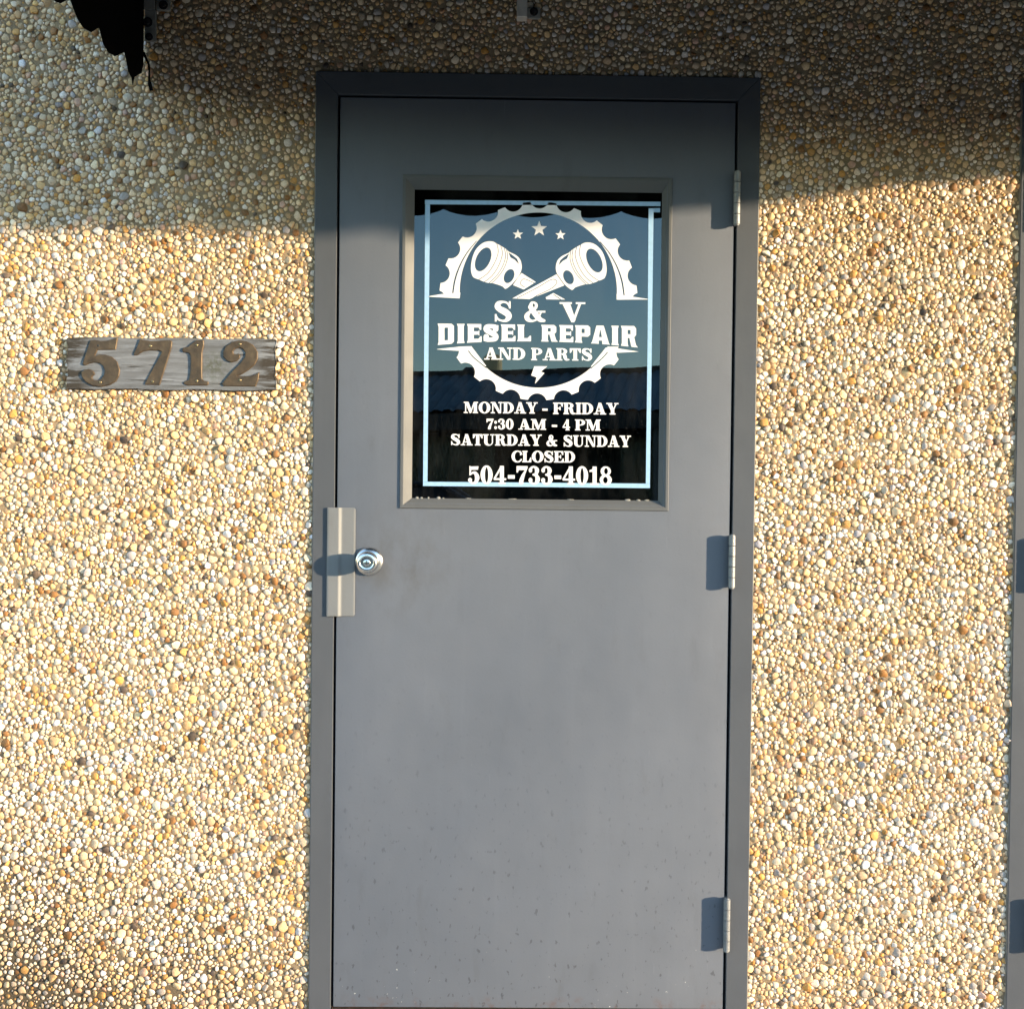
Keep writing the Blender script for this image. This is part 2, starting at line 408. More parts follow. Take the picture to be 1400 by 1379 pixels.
        return V, np.array(F), rm
    def emit(name, V, F, C, kind=None):
        n, nv = V.shape[:2]
        T = (F[None]+(np.arange(n)*nv)[:, None, None]).reshape(-1, 3)
        me = tri_mesh(name, V.reshape(-1, 3), T)
        ca = me.color_attributes.new('pebble_color', 'FLOAT_COLOR', 'POINT')
        cc = np.ones((n, nv, 4), np.float32); cc[..., :3] = C[:, None, :]
        ca.data.foreach_set('color', cc.ravel())
        o = part(name, me, M['pebble'], wall, smooth=True)
        if kind: o['kind'] = kind
        return o
    idx = np.where(inview)[0]
    V, F, rm = build(idx, 12, [(1.0, -.35), (.94, .60), (.80, .97)])
    order = np.argsort(-rm*np.where((u[idx] > 5) & (u[idx] < 1395) & (v[idx] > 5) & (v[idx] < 1374), 1, 0))
    big, rest = order[:300], order[300:]
    for k in big: emit('pebble', V[k:k+1], F, colr[idx[k:k+1]])
    emit('pebbles', V[rest], F, colr[idx[rest]], 'stuff')
    idx2 = np.where(~inview)[0]
    V2, F2, _ = build(idx2, 6, [(1.0, -.25), (.82, .72)])
    emit('pebbles_beyond', V2, F2, colr[idx2], 'stuff')
    print('PEBBLES', N, len(idx), 'tris', len(idx)*len(F)+len(idx2)*len(F2))
build_pebbles()

# ------------------------------------------------------------------ dark room behind the doors
bm = bmesh.new()
for a in ((X_L, X_R, 2.6, 2.7, GZ, 3.0), (X_L, X_L+.1, .21, 2.6, GZ, 3.0), (X_R-.1, X_R, .21, 2.6, GZ, 3.0), (X_L, X_R, .21, 2.7, 3.0, 3.1)):
    box(*a, bm=bm)
tag(link('room', bm_mesh('room', bm), M['dark_room']), kind='structure')

# ------------------------------------------------------------------ doors and frames
def make_frame(cx, label):
    o = tag(empty('doorway', (cx, 0, GZ)), label, 'doorway')
    def member(pts, name):
        """face polygon (x, z) extruded back into the wall, front edges eased"""
        bm = bmesh.new(); fv = [bm.verts.new((cx+x, FACE, z)) for x, z in pts]; bv = [bm.verts.new((cx+x, .12, z)) for x, z in pts]
        n = len(pts); bm.faces.new(fv); bm.faces.new(bv[::-1])
        for i in range(n): bm.faces.new((fv[i], bv[i], bv[(i+1) % n], fv[(i+1) % n]))
        bmesh.ops.recalc_face_normals(bm, faces=bm.faces)
        ed = [e for e in bm.edges if all(v in fv for v in e.verts)]
        bmesh.ops.bevel(bm, geom=ed, offset=.0012, segments=2, profile=.6, affect='EDGES')
        me = bm_mesh(name, bm); part(name, me, M['frame_paint'], o)
    e = .0002
    for sg in (-1, 1):
        member([(sg*OPEN_X, GZ), (sg*FR_X, GZ), (sg*FR_X, FR_H-e), (sg*OPEN_X, OPEN_H-e)], 'jamb')
    member([(-OPEN_X+e, OPEN_H), (OPEN_X-e, OPEN_H), (FR_X-e, FR_H), (-FR_X+e, FR_H)], 'head')
    def bead(path, nrm, name):
        V = []; F = []; n = len(path); ph = rng.uniform(0, 9)
        for i, (x, z) in enumerate(path):
            w_ = .0022+.0016*math.sin(i*.37+ph)*math.sin(i*.11+ph*2)+rng.uniform(-.0005, .0012)
            d_ = .0035+.0010*math.sin(i*.23+ph)
            for a_, y_ in ((-.001, FACE+.0015), (w_*.6, FACE+.0015+d_*.4), (w_, .0055)): V.append((cx+x+nrm[0]*a_, y_, z+nrm[1]*a_))
            if i:
                b_ = (i-1)*3; F += [(b_, b_+1, b_+4, b_+3), (b_+1, b_+2, b_+5, b_+4)]
        me = from_py(name, V, F); fix_normals(me); fixflip(me); part(name, me, M['caulk'], o, True)
    zz = np.arange(GZ, FR_H, .006)
    bead([(-FR_X, z) for z in zz], (-1, 0), 'caulk_bead'); bead([(FR_X, z) for z in zz], (1, 0), 'caulk_bead')
    bead([(x, FR_H) for x in np.arange(-FR_X, FR_X, .006)], (0, 1), 'caulk_bead')
    bm = bmesh.new()
    box(cx-OPEN_X+.001, cx-OPEN_X+.017, .046, .11, GZ, OPEN_H-.017, bm=bm); box(cx+OPEN_X-.017, cx+OPEN_X-.001, .046, .11, GZ, OPEN_H-.017, bm=bm)
    box(cx-OPEN_X+.001, cx+OPEN_X-.001, .046, .11, OPEN_H-.0165, OPEN_H-.001, bm=bm)
    part('stop', bm_mesh('stop', bm), M['gasket'], o)
    return o
make_frame(0, 'grey painted steel frame around the door with the lettered window')
make_frame(D2C, 'grey painted steel frame of the windowless door beside the pebble wall')

HINGE_Z = [float(pix(1000., v, 0.)[2]) for v in (273.5, 767., 1260.5)]
def make_hinge(parent, x, z, side):
    """five-knuckle butt hinge: barrel proud of the gap, two leaf edges reaching back into it"""
    hh = .0605
    bm = bmesh.new()
    for dx in (-.0016, .0016): box(x+dx-.0012, x+dx+.0012, -.014, .03, z-hh+.001, z+hh-.001, bm=bm)
    h = part('hinge', bm_mesh('hinge', bm), M['hinge_steel'], parent)
    seg = 2*hh/5
    for k in range(5):
        za = z-hh+k*seg
        me = lathe_z(x, -.0142, [(.0070, za+.0004), (.0078, za+.0012), (.0078, za+seg-.0012), (.0070, za+seg-.0004)])
        kn = link('knuckle', me, M['hinge_steel'], h, True); sharp(me, 40)
    for zz, s_ in ((z+hh, 1), (z-hh, -1)):
        me = lathe_z(x, -.0142, [(.0062, zz-.0003*s_), (.0055, zz+.0016*s_), (.002, zz+.0024*s_)])
        link('pin_tip', me, M['hinge_steel'], h, True)
def lathe_z(cx, cy, prof, n=20):
    V = []; F = []
    for r_, z in prof:
        for i in range(n):
            t = 2*math.pi*i/n; V.append((cx+r_*math.cos(t), cy+r_*math.sin(t), z))
    for j in range(len(prof)-1):
        for i in range(n):
            k = (i+1) % n; F.append((j*n+i, j*n+k, (j+1)*n+k, (j+1)*n+i))
    F.append(tuple(range(n))[::-1]); F.append(tuple(range((len(prof)-1)*n, len(prof)*n)))
    me = from_py('lathe', V, F); fix_normals(me); return me

# main door ----------------------------------------------------------
door = tag(empty('door', (0, 0, 0)), 'grey steel door with a lettered window and a round knob', 'door')
LO = [float(pix(548.5, 470., 0)[0]), float(pix(916.5, 470., 0)[0]), float(pix(730., 696.5, 0)[2]), float(pix(730., 241.5, 0)[2])]      # lite frame, outer
GL = [float(pix(565., 470., .010)[0]), float(pix(902.5, 470., .010)[0]), float(pix(730., 682.5, .010)[2]), float(pix(730., 261.5, .010)[2])]   # sight size
GY = .0110                              # glass plane
# leaf with a real opening, folded edges eased
bm = bmesh.new()
ox0, ox1, oz0, oz1 = LO[0]+.012, LO[1]-.012, LO[2]+.012, LO[3]-.012
outer = [(-LEAF_X, -.0015), (LEAF_X, -.0015), (LEAF_X, LEAF_H), (-LEAF_X, LEAF_H)]; inner = [(ox0, oz0), (ox1, oz0), (ox1, oz1), (ox0, oz1)]
of = [bm.verts.new((x, 0, z)) for x, z in outer]; inf = [bm.verts.new((x, 0, z)) for x, z in inner]
ob = [bm.verts.new((x, .044, z)) for x, z in outer]; inb = [bm.verts.new((x, .044, z)) for x, z in inner]
for i in range(4):
    j = (i+1) % 4
    bm.faces.new((of[i], of[j], inf[j], inf[i])); bm.faces.new((ob[j], ob[i], inb[i], inb[j]))
    bm.faces.new((of[j], of[i], ob[i], ob[j])); bm.faces.new((inf[i], inf[j], inb[j], inb[i]))
bmesh.ops.recalc_face_normals(bm, faces=bm.faces)
ed = [e for e in bm.edges if all(v in of for v in e.verts)]
bmesh.ops.bevel(bm, geom=ed, offset=.0015, segments=3, profile=.5, affect='EDGES')
me = bm_mesh('leaf', bm); sharp(me, 30)
part('leaf', me, M['door_paint'], door)

# window: lite frame of four mitred mouldings, glass, vinyl
win = part('window', None or from_py('window', [(GL[0]-.006, GY, GL[2]-.006), (GL[1]+.006, GY, GL[2]-.006), (GL[1]+.006, GY, GL[3]+.006), (GL[0]-.006, GY, GL[3]+.006)], [(0, 1, 2, 3)]), M['tinted_glass'], door)
win['label'] = 'tinted window pane with reflections'
prof = [(0.0, .0005), (0.0, -.0022), (.0012, -.0032), (.0068, -.0032), (.0082, -.0026)]     # (inset from outer edge, y); then the splay down to the glass
def moulding(side):
    a, b, c_, d_ = LO; A, B, C_, D_ = GL
    corners = {'bottom': ((a, c_, 1, 1), (b, c_, -1, 1)), 'top': ((b, d_, -1, -1), (a, d_, 1, -1)), 'left': ((a, d_, 1, -1), (a, c_, 1, 1)), 'right': ((b, c_, -1, 1), (b, d_, -1, -1))}[side]
    gcorn = {'bottom': ((A, C_), (B, C_)), 'top': ((B, D_), (A, D_)), 'left': ((A, D_), (A, C_)), 'right': ((B, C_), (B, D_))}[side]
    V = []; 
    for (x, z, sx, sz), (gx, gz) in zip(corners, gcorn):
        for ins, y in prof: V.append((x+sx*ins, y, z+sz*ins))
        V.append((gx, GY-.0004, gz))
    n = len(prof)+1
    F = [(i, n+i, n+i+1, i+1) for i in range(n-1)]
    me = from_py('lite_moulding', V, F); fix_normals(me)
    o = part('lite_moulding', me, M['lite_paint'], door); return o
for sd_ in ('left', 'right', 'top', 'bottom'): moulding(sd_)
# paint and putty blobs left along the glass edge
for k, (x, wd, ht) in enumerate([(570, 5, 3.0), (576, 4, 2.2), (585.5, 3, 3.2), (599, 6, 3.6), (606, 3, 1.6), (858, 8, 2.6), (873, 6, 2.2), (884, 7, 1.8), (640, 9, 1.2), (700, 12, 1.0), (780, 10, 1.1)]):
    p = pix(float(x), 683.5, GY-.001); p[2] = GL[2]+.0004; bm = bmesh.new()
    bmesh.ops.create_icosphere(bm, subdivisions=2, radius=1)
    for v in bm.verts:
        q = 1+.25*math.sin(v.co.x*5+k)*math.cos(v.co.z*4+k*2); v.co = Vector((p[0]+v.co.x*wd*.00085*q, p[1]+v.co.y*.0012, p[2]+v.co.z*ht*.0010*q))
    part('putty_blob', bm_mesh('putty_blob', bm), M['putty'], door, True)

# ---- flat vector shapes: implicit functions meshed on a grid (pixel units of the photograph, laid on the glass)
def seg_d(X, Y, a, b):
    dx, dy = b[0]-a[0], b[1]-a[1]; L = dx*dx+dy*dy+1e-12
    t = np.clip(((X-a[0])*dx+(Y-a[1])*dy)/L, 0, 1); return np.hypot(X-a[0]-t*dx, Y-a[1]-t*dy), t
def rect(x0, y0, x1, y1): return lambda X, Y: np.maximum(np.maximum(x0-X, X-x1), np.maximum(y0-Y, Y-y1))
def poly(pts, rnd=0.0):
    def f(X, Y):
        d = np.full(X.shape, 1e9); ins = np.zeros(X.shape, bool); n = len(pts)
        for i in range(n):
            a, b = pts[i], pts[(i+1) % n]
            d = np.minimum(d, seg_d(X, Y, a, b)[0])
            if a[1] != b[1]:
                cr = ((a[1] > Y) != (b[1] > Y)) & (X < (b[0]-a[0])*(Y-a[1])/(b[1]-a[1])+a[0]); ins ^= cr
        return np.where(ins, -d, d)-rnd
    return f
def ell(cx, cy, rx, ry, ang=0.0):
    ca, sa = math.cos(ang), math.sin(ang)
    def f(X, Y):
        x = (X-cx)*ca+(Y-cy)*sa; y = -(X-cx)*sa+(Y-cy)*ca
        return (np.hypot(x/rx, y/ry)-1)*min(rx, ry)
    return f
def smooth_pts(pts, closed=False, n=6):
    P = [np.array(p, float) for p in pts]; out = []; N = len(P)
    for i in range(N if closed else N-1):
        g = (lambda k: P[k % N]) if closed else (lambda k: P[min(max(k, 0), N-1)])
        a, b, c_, d_ = g(i-1), g(i), g(i+1), g(i+2)
        for t in np.linspace(0, 1, n, endpoint=False):
            out.append(.5*(2*b+(c_-a)*t+(2*a-5*b+4*c_-d_)*t*t+(3*b-a-3*c_+d_)*t**3))
    if not closed: out.append(P[-1])
    return out
def stroke(pts, wd=None, n=6):
    """round-ended stroke; points (x, y) with constant half width, or (x, y, half width)"""
    Q = smooth_pts([p if len(p) == 3 else (*p, wd) for p in pts], n=n)
    def f(X, Y):
        d = np.full(X.shape, 1e9)
        for a, b in zip(Q[:-1], Q[1:]):
            q, t = seg_d(X, Y, a, b); d = np.minimum(d, q-(a[2]*(1-t)+b[2]*t))
        return d
    return f
def U_(*fs): return lambda X, Y: np.minimum.reduce([f(X, Y) for f in fs])
def sub(a, *bs): return lambda X, Y: np.maximum.reduce([a(X, Y)]+[-b(X, Y) for b in bs])
def inter(*fs): return lambda X, Y: np.maximum.reduce([f(X, Y) for f in fs])
def march(f, x0, y0, x1, y1, step, runs=True):
    nx = int((x1-x0)/step)+2; ny = int((y1-y0)/step)+2
    gx = x0+np.arange(nx)*step; gy = y0+np.arange(ny)*step
    X, Y = np.meshgrid(gx, gy); D = f(X, Y); ins = D < 0
    V = []; T = []
    full = ins[:-1, :-1] & ins[:-1, 1:] & ins[1:, :-1] & ins[1:, 1:]
    if runs:
        for j in range(ny-1):
            r_ = full[j].astype(np.int8); dd = np.diff(np.concatenate(([0], r_, [0])))
            for a, b in zip(np.where(dd == 1)[0], np.where(dd == -1)[0]):
                k = len(V); V += [(gx[a], gy[j]), (gx[b], gy[j]), (gx[b], gy[j+1]), (gx[a], gy[j+1])]
                T += [(k, k+1, k+2), (k, k+2, k+3)]
    anyc = (ins[:-1, :-1] | ins[:-1, 1:] | ins[1:, :-1] | ins[1:, 1:])
    if runs: anyc &= ~full
    for j, i in zip(*np.where(anyc)):
        q = [(gx[i], gy[j], D[j, i]), (gx[i+1], gy[j], D[j, i+1]), (gx[i+1], gy[j+1], D[j+1, i+1]), (gx[i], gy[j+1], D[j+1, i])]
        for tr in ((q[0], q[1], q[2]), (q[0], q[2], q[3])):
            out = []
            for k in range(3):
                a, b = tr[k], tr[(k+1) % 3]
                if a[2] < 0: out.append((a[0], a[1]))
                if (a[2] < 0) != (b[2] < 0):
                    t = a[2]/(a[2]-b[2]); out.append((a[0]+(b[0]-a[0])*t, a[1]+(b[1]-a[1])*t))
            if len(out) >= 3:
                k = len(V); V += out
                T.append((k, k+1, k+2))
                if len(out) == 4: T.append((k, k+2, k+3))
    return np.array(V), np.array(T)
def vinyl(name, f, x0, y0, x1, y1, step, mat='vinyl_white', label=None, dy=.0004):
    V, T = march(f, x0, y0, x1, y1, step)
    me = tri_mesh(name, pix(V[:, 0], V[:, 1], GY-dy), T); fixflip(me)
    o = link(name, me, M[mat], win)
    if label: o['label'] = label
    return o

# ---- heavy slab-serif capitals and figures (unit cap height, y up)
def slab():
    G = {}
    S_, th, sf = .27, .095, .10
    def stem(x, w=S_, top=True, bot=True, e=.085):
        fs = [rect(x, 0, x+w, 1)]
        if bot: fs.append(rect(x-e, 0, x+w+e, sf))
        if top: fs.append(rect(x-e, 1-sf, x+w+e, 1))
        return U_(*fs)
    G['I'] = (.46, stem(.095))
    bowl = lambda cx, cy, rx, ry, irx, iry: inter(sub(ell(cx, cy, rx, ry), ell(cx, cy, irx, iry)), rect(cx-.02, -1, 9, 2))
    G['D'] = (.93, U_(stem(.09), bowl(.40, .5, .51, .5, .22, .40), rect(.3, .9, .42, 1), rect(.3, 0, .42, .1)))
    G['P'] = (.83, U_(stem(.09), bowl(.42, .72, .40, .28, .14, .19), rect(.3, .91, .44, 1), rect(.3, .44, .44, .53)))
    G['R'] = (.95, U_(stem(.09), bowl(.42, .74, .38, .26, .13, .17), rect(.3, .91, .44, 1), rect(.3, .48, .44, .565), stroke([(.46, .52, .06), (.60, .44, .12), (.66, .22, .125), (.74, .07, .085), (.92, .07, .05)])))
    G['E'] = (.84, U_(stem(.09), rect(.2, .9, .78, 1), rect(.2, 0, .8, .1), poly([(.78, 1), (.78, .66), (.71, .66), (.60, .9)]), poly([(.82, 0), (.82, .36), (.75, .36), (.62, .1)]), rect(.3, .46, .58, .55), poly([(.60, .34), (.60, .67), (.54, .67), (.46, .5), (.54, .34)])))
    G['F'] = (.80, U_(stem(.09), rect(.2, .9, .78, 1), poly([(.78, 1), (.78, .64), (.71, .64), (.60, .9)]), rect(.3, .46, .58, .55), poly([(.60, .34), (.60, .67), (.54, .67), (.46, .5), (.54, .34)])))
    G['L'] = (.78, U_(stem(.09), rect(.2, 0, .76, .1), poly([(.76, 0), (.76, .42), (.69, .42), (.54, .1)])))
    G['T'] = (.84, U_(rect(.285, 0, .555, 1), rect(.19, 0, .65, .1), rect(.02, .9, .82, 1), poly([(.02, 1), (.02, .62), (.09, .62), (.24, .9)]), poly([(.82, 1), (.82, .62), (.75, .62), (.60, .9)])))
    G['N'] = (1.0, U_(rect(.13, 0, .22, 1), rect(.0, 0, .35, sf), rect(.0, .9, .36, 1), rect(.78, 0, .87, 1), rect(.64, .9, 1, 1), poly([(.08, 1), (.38, 1), (.87, .02), (.87, -.0), (.66, 0)])))
    G['M'] = (1.22, U_(rect(.12, 0, .21, 1), rect(.0, 0, .34, sf), rect(.0, .9, .30, 1), rect(.84, 0, 1.11, 1), rect(.75, 0, 1.2, sf), rect(.9, .9, 1.2, 1), poly([(.10, 1), (.40, 1), (.68, .18), (.56, .0), (.50, .0)]), poly([(.84, 1), (.93, 1), (.62, 0), (.52, 0)])))
    G['A'] = (.98, U_(poly([(.36, 1), (.60, 1), (.90, .05), (.58, .05)]), poly([(.40, 1), (.50, 1), (.24, .05), (.13, .05)]), rect(.26, .25, .72, .345), rect(0, 0, .38, sf), rect(.50, 0, .99, sf)))
    G['V'] = (1.0, U_(poly([(.08, 1), (.39, 1), (.62, .12), (.56, 0), (.46, 0)]), poly([(.76, 1), (.86, 1), (.57, 0), (.50, 0), (.5, .1)]), rect(0, .91, .48, 1), rect(.63, .91, 1, 1)))
    G['Y'] = (.96, U_(poly([(.07, 1), (.38, 1), (.60, .46), (.58, .36), (.36, .36)]), poly([(.76, 1), (.86, 1), (.62, .44), (.52, .44)]), rect(.36, 0, .63, .45), rect(.26, 0, .73, sf), rect(0, .9, .47, 1), rect(.63, .9, .97, 1)))
    G['U'] = (.98, U_(rect(.10, .3, .37, 1), rect(0, .9, .47, 1), rect(.74, .3, .83, 1), rect(.60, .9, .96, 1), inter(sub(ell(.465, .31, .365, .33), ell(.555, .31, .185, .22)), rect(0, -1, 1, .315))))
    G['O'] = (1.0, sub(ell(.5, .5, .49, .52), ell(.5, .5, .20, .42)))
    G['C'] = (.90, U_(inter(sub(ell(.50, .5, .48, .52), ell(.55, .5, .26, .42)), sub(rect(-1, -1, 2, 2), rect(.55, .26, 2, .66))), rect(.74, .60, .82, .98), stroke([(.50, .03, .05), (.70, .08, .06), (.84, .27, .035)])))
    G['S'] = (.82, U_(stroke([(.70, .70, .03), (.60, .89, .045), (.42, .955, .05), (.22, .89, .10), (.17, .74, .13), (.27, .61, .14), (.46, .50, .155), (.62, .37, .145), (.66, .23, .125), (.57, .085, .085), (.40, .045, .05), (.20, .12, .045), (.10, .30, .03)]), rect(.665, .64, .745, .99), rect(.05, .01, .13, .37)))
    G['&'] = (1.12, U_(stroke([(.31, .73, .115), (.52, .42, .135), (.74, .14, .12), (.96, .07, .065)]), stroke([(.31, .75, .10), (.36, .92, .065), (.48, .95, .05), (.58, .86, .065), (.56, .71, .07), (.42, .57, .05), (.24, .46, .075), (.13, .28, .12), (.19, .12, .105), (.38, .05, .055), (.58, .11, .045), (.72, .27, .04), (.81, .48, .04)]), rect(.64, .46, 1.02, .55)))
    G['-'] = (.55, rect(.06, .30, .50, .50)); G[':'] = (.36, U_(ell(.17, .66, .135, .15), ell(.17, .15, .135, .15))); G[' '] = (.42, None)
    G['0'] = (.82, sub(ell(.40, .5, .39, .52), ell(.40, .5, .11, .42)))
    G['7'] = (.78, U_(poly([(.05, 1), (.76, 1), (.76, .90), (.60, .55), (.50, .22), (.47, 0), (.20, 0), (.24, .25), (.38, .52), (.60, .78), (.2, .78), (.12, .64), (.05, .64)]), ell(.335, .08, .14, .1)))
    G['3'] = (.80, U_(stroke([(.14, .80, .10), (.26, .94, .055), (.44, .94, .06), (.57, .78, .13), (.50, .58, .085), (.32, .53, .045)]), stroke([(.32, .53, .045), (.52, .48, .085), (.62, .27, .145), (.48, .06, .07), (.26, .05, .06), (.13, .20, .10)]), ell(.15, .76, .11, .11), ell(.15, .23, .125, .12)))
    G['4'] = (.86, U_(rect(.42, 0, .68, 1), rect(.33, 0, .78, .09), rect(.03, .22, .83, .325), poly([(.68, 1), (.48, 1), (.02, .325), (.02, .24), (.14, .3), (.44, .76)])))
    G['5'] = (.80, U_(poly([(.11, 1), (.19, .95), (.70, .97), (.66, .78), (.22, .77), (.20, .50), (.11, .45)]), stroke([(.18, .52, .045), (.32, .61, .055), (.50, .58, .095), (.61, .34, .145), (.50, .09, .085), (.28, .045, .055), (.14, .18, .09)]), ell(.15, .21, .125, .12)))
    G['1'] = (.66, U_(rect(.24, 0, .50, 1), rect(.08, 0, .64, .09), poly([(.50, 1), (.34, 1), (.22, .86), (.04, .80), (.04, .70), (.3, .72)])))
    G['8'] = (.82, sub(U_(ell(.41, .745, .33, .27), ell(.41, .27, .39, .295)), ell(.43, .755, .125, .17), ell(.39, .26, .15, .18)))
    return G
SLAB = slab()
# ---- blocky poster capitals with small spurs, for the big line
def block():
    G = {}; w = .30
    def spur(x, top=True, bot=True, ww=w):
        fs = [rect(x, 0, x+ww, 1)]
        if bot: fs.append(poly([(x-.05, 0), (x+ww+.05, 0), (x+ww, .14), (x, .14)]))
        if top: fs.append(poly([(x-.05, 1), (x+ww+.05, 1), (x+ww, .86), (x, .86)]))
        return U_(*fs)
    G['I'] = (.50, spur(.10))
    ch = lambda x0, y0, x1, y1, c: poly([(x0+.02, y0), (x1-c, y0), (x1, y0+c*.9), (x1, y1-c*.9), (x1-c, y1), (x0+.02, y1)])
    G['D'] = (.93, sub(U_(spur(.08), ch(.08, 0, .86, 1, .12)), rect(.38, .19, .56, .81)))
    G['E'] = (.80, U_(spur(.08), rect(.2, .81, .76, 1), rect(.2, 0, .76, .19), rect(.2, .42, .66, .60), poly([(.76, 1), (.76, .68), (.70, .68), (.62, .82)]), poly([(.78, 0), (.78, .33), (.72, .33), (.62, .19)]), poly([(.66, .34), (.66, .68), (.58, .55), (.58, .47)])))
    G['S'] = (.86, U_(stroke([(.66, .69, .13), (.64, .84, .13), (.44, .88, .12), (.22, .85, .13), (.20, .68, .145), (.42, .52, .145), (.64, .36, .145), (.64, .17, .135), (.42, .12, .12), (.20, .15, .13), (.18, .31, .13)]), rect(.53, .66, .80, .95), rect(.05, .05, .32, .34)))
    G['L'] = (.74, U_(spur(.08), rect(.2, 0, .72, .19), poly([(.74, 0), (.74, .34), (.68, .34), (.56, .19)])))
    G['R'] = (.92, sub(U_(spur(.08), poly([(.2, 1), (.72, 1), (.83, .89), (.83, .58), (.74, .48), (.2, .38)]), poly([(.46, .50), (.72, .50), (.82, .12), (.92, .0), (.58, 0)])), rect(.38, .60, .54, .81)))
    G['P'] = (.86, sub(U_(spur(.08), poly([(.2, 1), (.72, 1), (.84, .89), (.84, .48), (.72, .36), (.2, .36)])), rect(.38, .56, .55, .81)))
    G['A'] = (.98, sub(U_(poly([(.28, 1), (.66, 1), (.94, .06), (1.0, 0), (.54, 0), (.60, .12), (.38, .12), (.44, 0), (-.02, 0), (.05, .08)]), rect(.3, .2, .68, .36)), poly([(.46, .76), (.50, .76), (.57, .37), (.41, .37)]), rect(.40, -.2, .58, .19)))
    G[' '] = (.33, None)
    return G
BLOCK = block()
def text_line(s, font, x0, x1, top, base, step=.32, gap=.02):
    """s set between x0 and x1; top and base are functions of x or numbers (pixels, y down)"""
    fx = lambda q: q if callable(q) else (lambda X: q+0*X)
    top, base = fx(top), fx(base)
    tot = sum(font[ch][0]+gap for ch in s)-gap; k = (x1-x0)/tot; pos = x0; items = []
    for ch in s:
        wd, f = font[ch]
        if f is not None: items.append((pos, f, wd))
        pos += (wd+gap)*k
    def F(X, Y):
        D = np.full(X.shape, 1e3); t, b = top(X), base(X); yy = (b-Y)/(b-t); h = float(np.mean(b-t))
        for p, f, wd in items:
            m = (X > p-.15*k-1) & (X < p+(wd+.2)*k+1)
            if m.any():
                c0 = np.where(m.any(0))[0]; sl = slice(c0[0], c0[-1]+1)
                D[:, sl] = np.minimum(D[:, sl], f((X[:, sl]-p)/k, yy[:, sl])*h)
        return D
    tt = float(np.min(top(np.linspace(x0, x1, 9)))); bb = float(np.max(base(np.linspace(x0, x1, 9))))
    return F, x0-3, tt-3, x1+3, bb+3, step
lin = lambda xa, ya, xb, yb: (lambda X: ya+(yb-ya)*(X-xa)/(xb-xa))
SL = lambda y, x: lin(0, y-x*.0075, 1400, y+(1400-x)*.0075)       # lines run very slightly downhill in the photograph
for s_, x0, x1, t, b in (('S', 675, 700.5, 411.5, 440), ('&', 716.5, 748.5, 412.3, 440.3), ('V', 765, 800.3, 413.2, 440.7), ('AND', 662, 718.5, 475.2, 491.8), ('PARTS', 726, 810, 476, 492.8),
        ('MONDAY', 634, 735, 549.6, 565.0), ('-', 740.5, 749.5, 551, 566), ('FRIDAY', 756, 845.5, 550.6, 566.4),
        ('7:30', 664.5, 702.5, 572.4, 586.8), ('AM', 708.5, 747, 572.8, 587.4), ('-', 753.5, 762.5, 573.4, 588), ('4', 769, 779.8, 573.2, 588.2), ('PM', 786, 821.5, 573.4, 588.4),
        ('SATURDAY', 616, 740.5, 593.6, 609.0), ('&', 747, 763.2, 594.6, 610), ('SUNDAY', 770, 862.5, 595.2, 610.8), ('CLOSED', 699, 786.5, 616.4, 632.0),
        ('504-733-4018', 639.5, 836.8, 637.2, 662.0)):
    xm = (x0+x1)/2
    vinyl('lettering', *text_line(s_, SLAB, x0, x1, SL(t, xm), SL(b, xm), .30 if t > 540 else .35), label='white lettering reading '+s_.replace('-', ' to ') if s_ not in '-' and '504' not in s_ else ('white telephone number' if '504' in s_ else 'white dash between words'), dy=.0007)
btop = lambda X: 442.4+.0125*(X-600)-1.2*(((X-735)/137)**2-1)*0
bbase = lambda X: 466.8+.0125*(X-735)+6.6*np.abs((X-735)/137)**2.2
for s_, x0, x1 in (('DIESEL', 597.5, 726.0), ('REPAIR', 739.0, 872.0)):
    vinyl('lettering', *text_line(s_, BLOCK, x0, x1, btop, bbase, .35, .03), label='large white block lettering reading '+s_, dy=.0007)
# ---- gear emblem
CX, CY = 736.0, 411.5
def gear(X, Y):
    x, y = X-CX, CY-Y; r_ = np.hypot(x, y); a = np.degrees(np.arctan2(y, x))
    pitch = 15.0; loc = np.radians((a-96.8+7.5) % pitch-7.5)*1.0
    g = np.radians(((a-96.8) % pitch)-pitch/2)                        # angle from the middle of the gap between two teeth
    disc = r_-135.8
    scoop = np.hypot(r_*np.sin(g), r_*np.cos(g)-139.5)-13.2
    cham = (r_+np.abs(loc)*60)-139.2
    return np.maximum(np.maximum(disc, -scoop), cham)
upper = sub(inter(gear, rect(590, 250, 880, 406.5)), ell(736, 398.2, 107.5, 107.5))
slit_u = U_(stroke([(CX-117.6*math.cos(t), CY-117.6*math.sin(t), wd) for t, wd in zip(np.radians([4, 14, 24, 34, 44]), (.95, 1.1, .9, .7, .5))]),
            stroke([(CX+117.6*math.cos(t), CY-117.6*math.sin(t)+1, wd) for t, wd in zip(np.radians([4, 14, 24, 34, 44]), (.95, 1.1, .9, .7, .5))]))
upper = U_(sub(upper, slit_u), poly([(583, 405.6), (603, 402.2), (629.4, 400), (628.4, 408)]), poly([(843, 409.8), (889, 409.4), (862, 405.2), (843, 402)]))
vinyl('gear_arch', upper, 580, 270, 892, 412, .45)
low = sub(inter(gear, rect(590, 474, 880, 560)), ell(736.5, 423, 107, 107))
slit_l = U_(stroke([(640.5, 479.8, .7), (648, 489, .75), (664.5, 502.5, .7)]), stroke([(830.5, 481.8, .7), (822, 491, .75), (808.2, 503, .7)]))
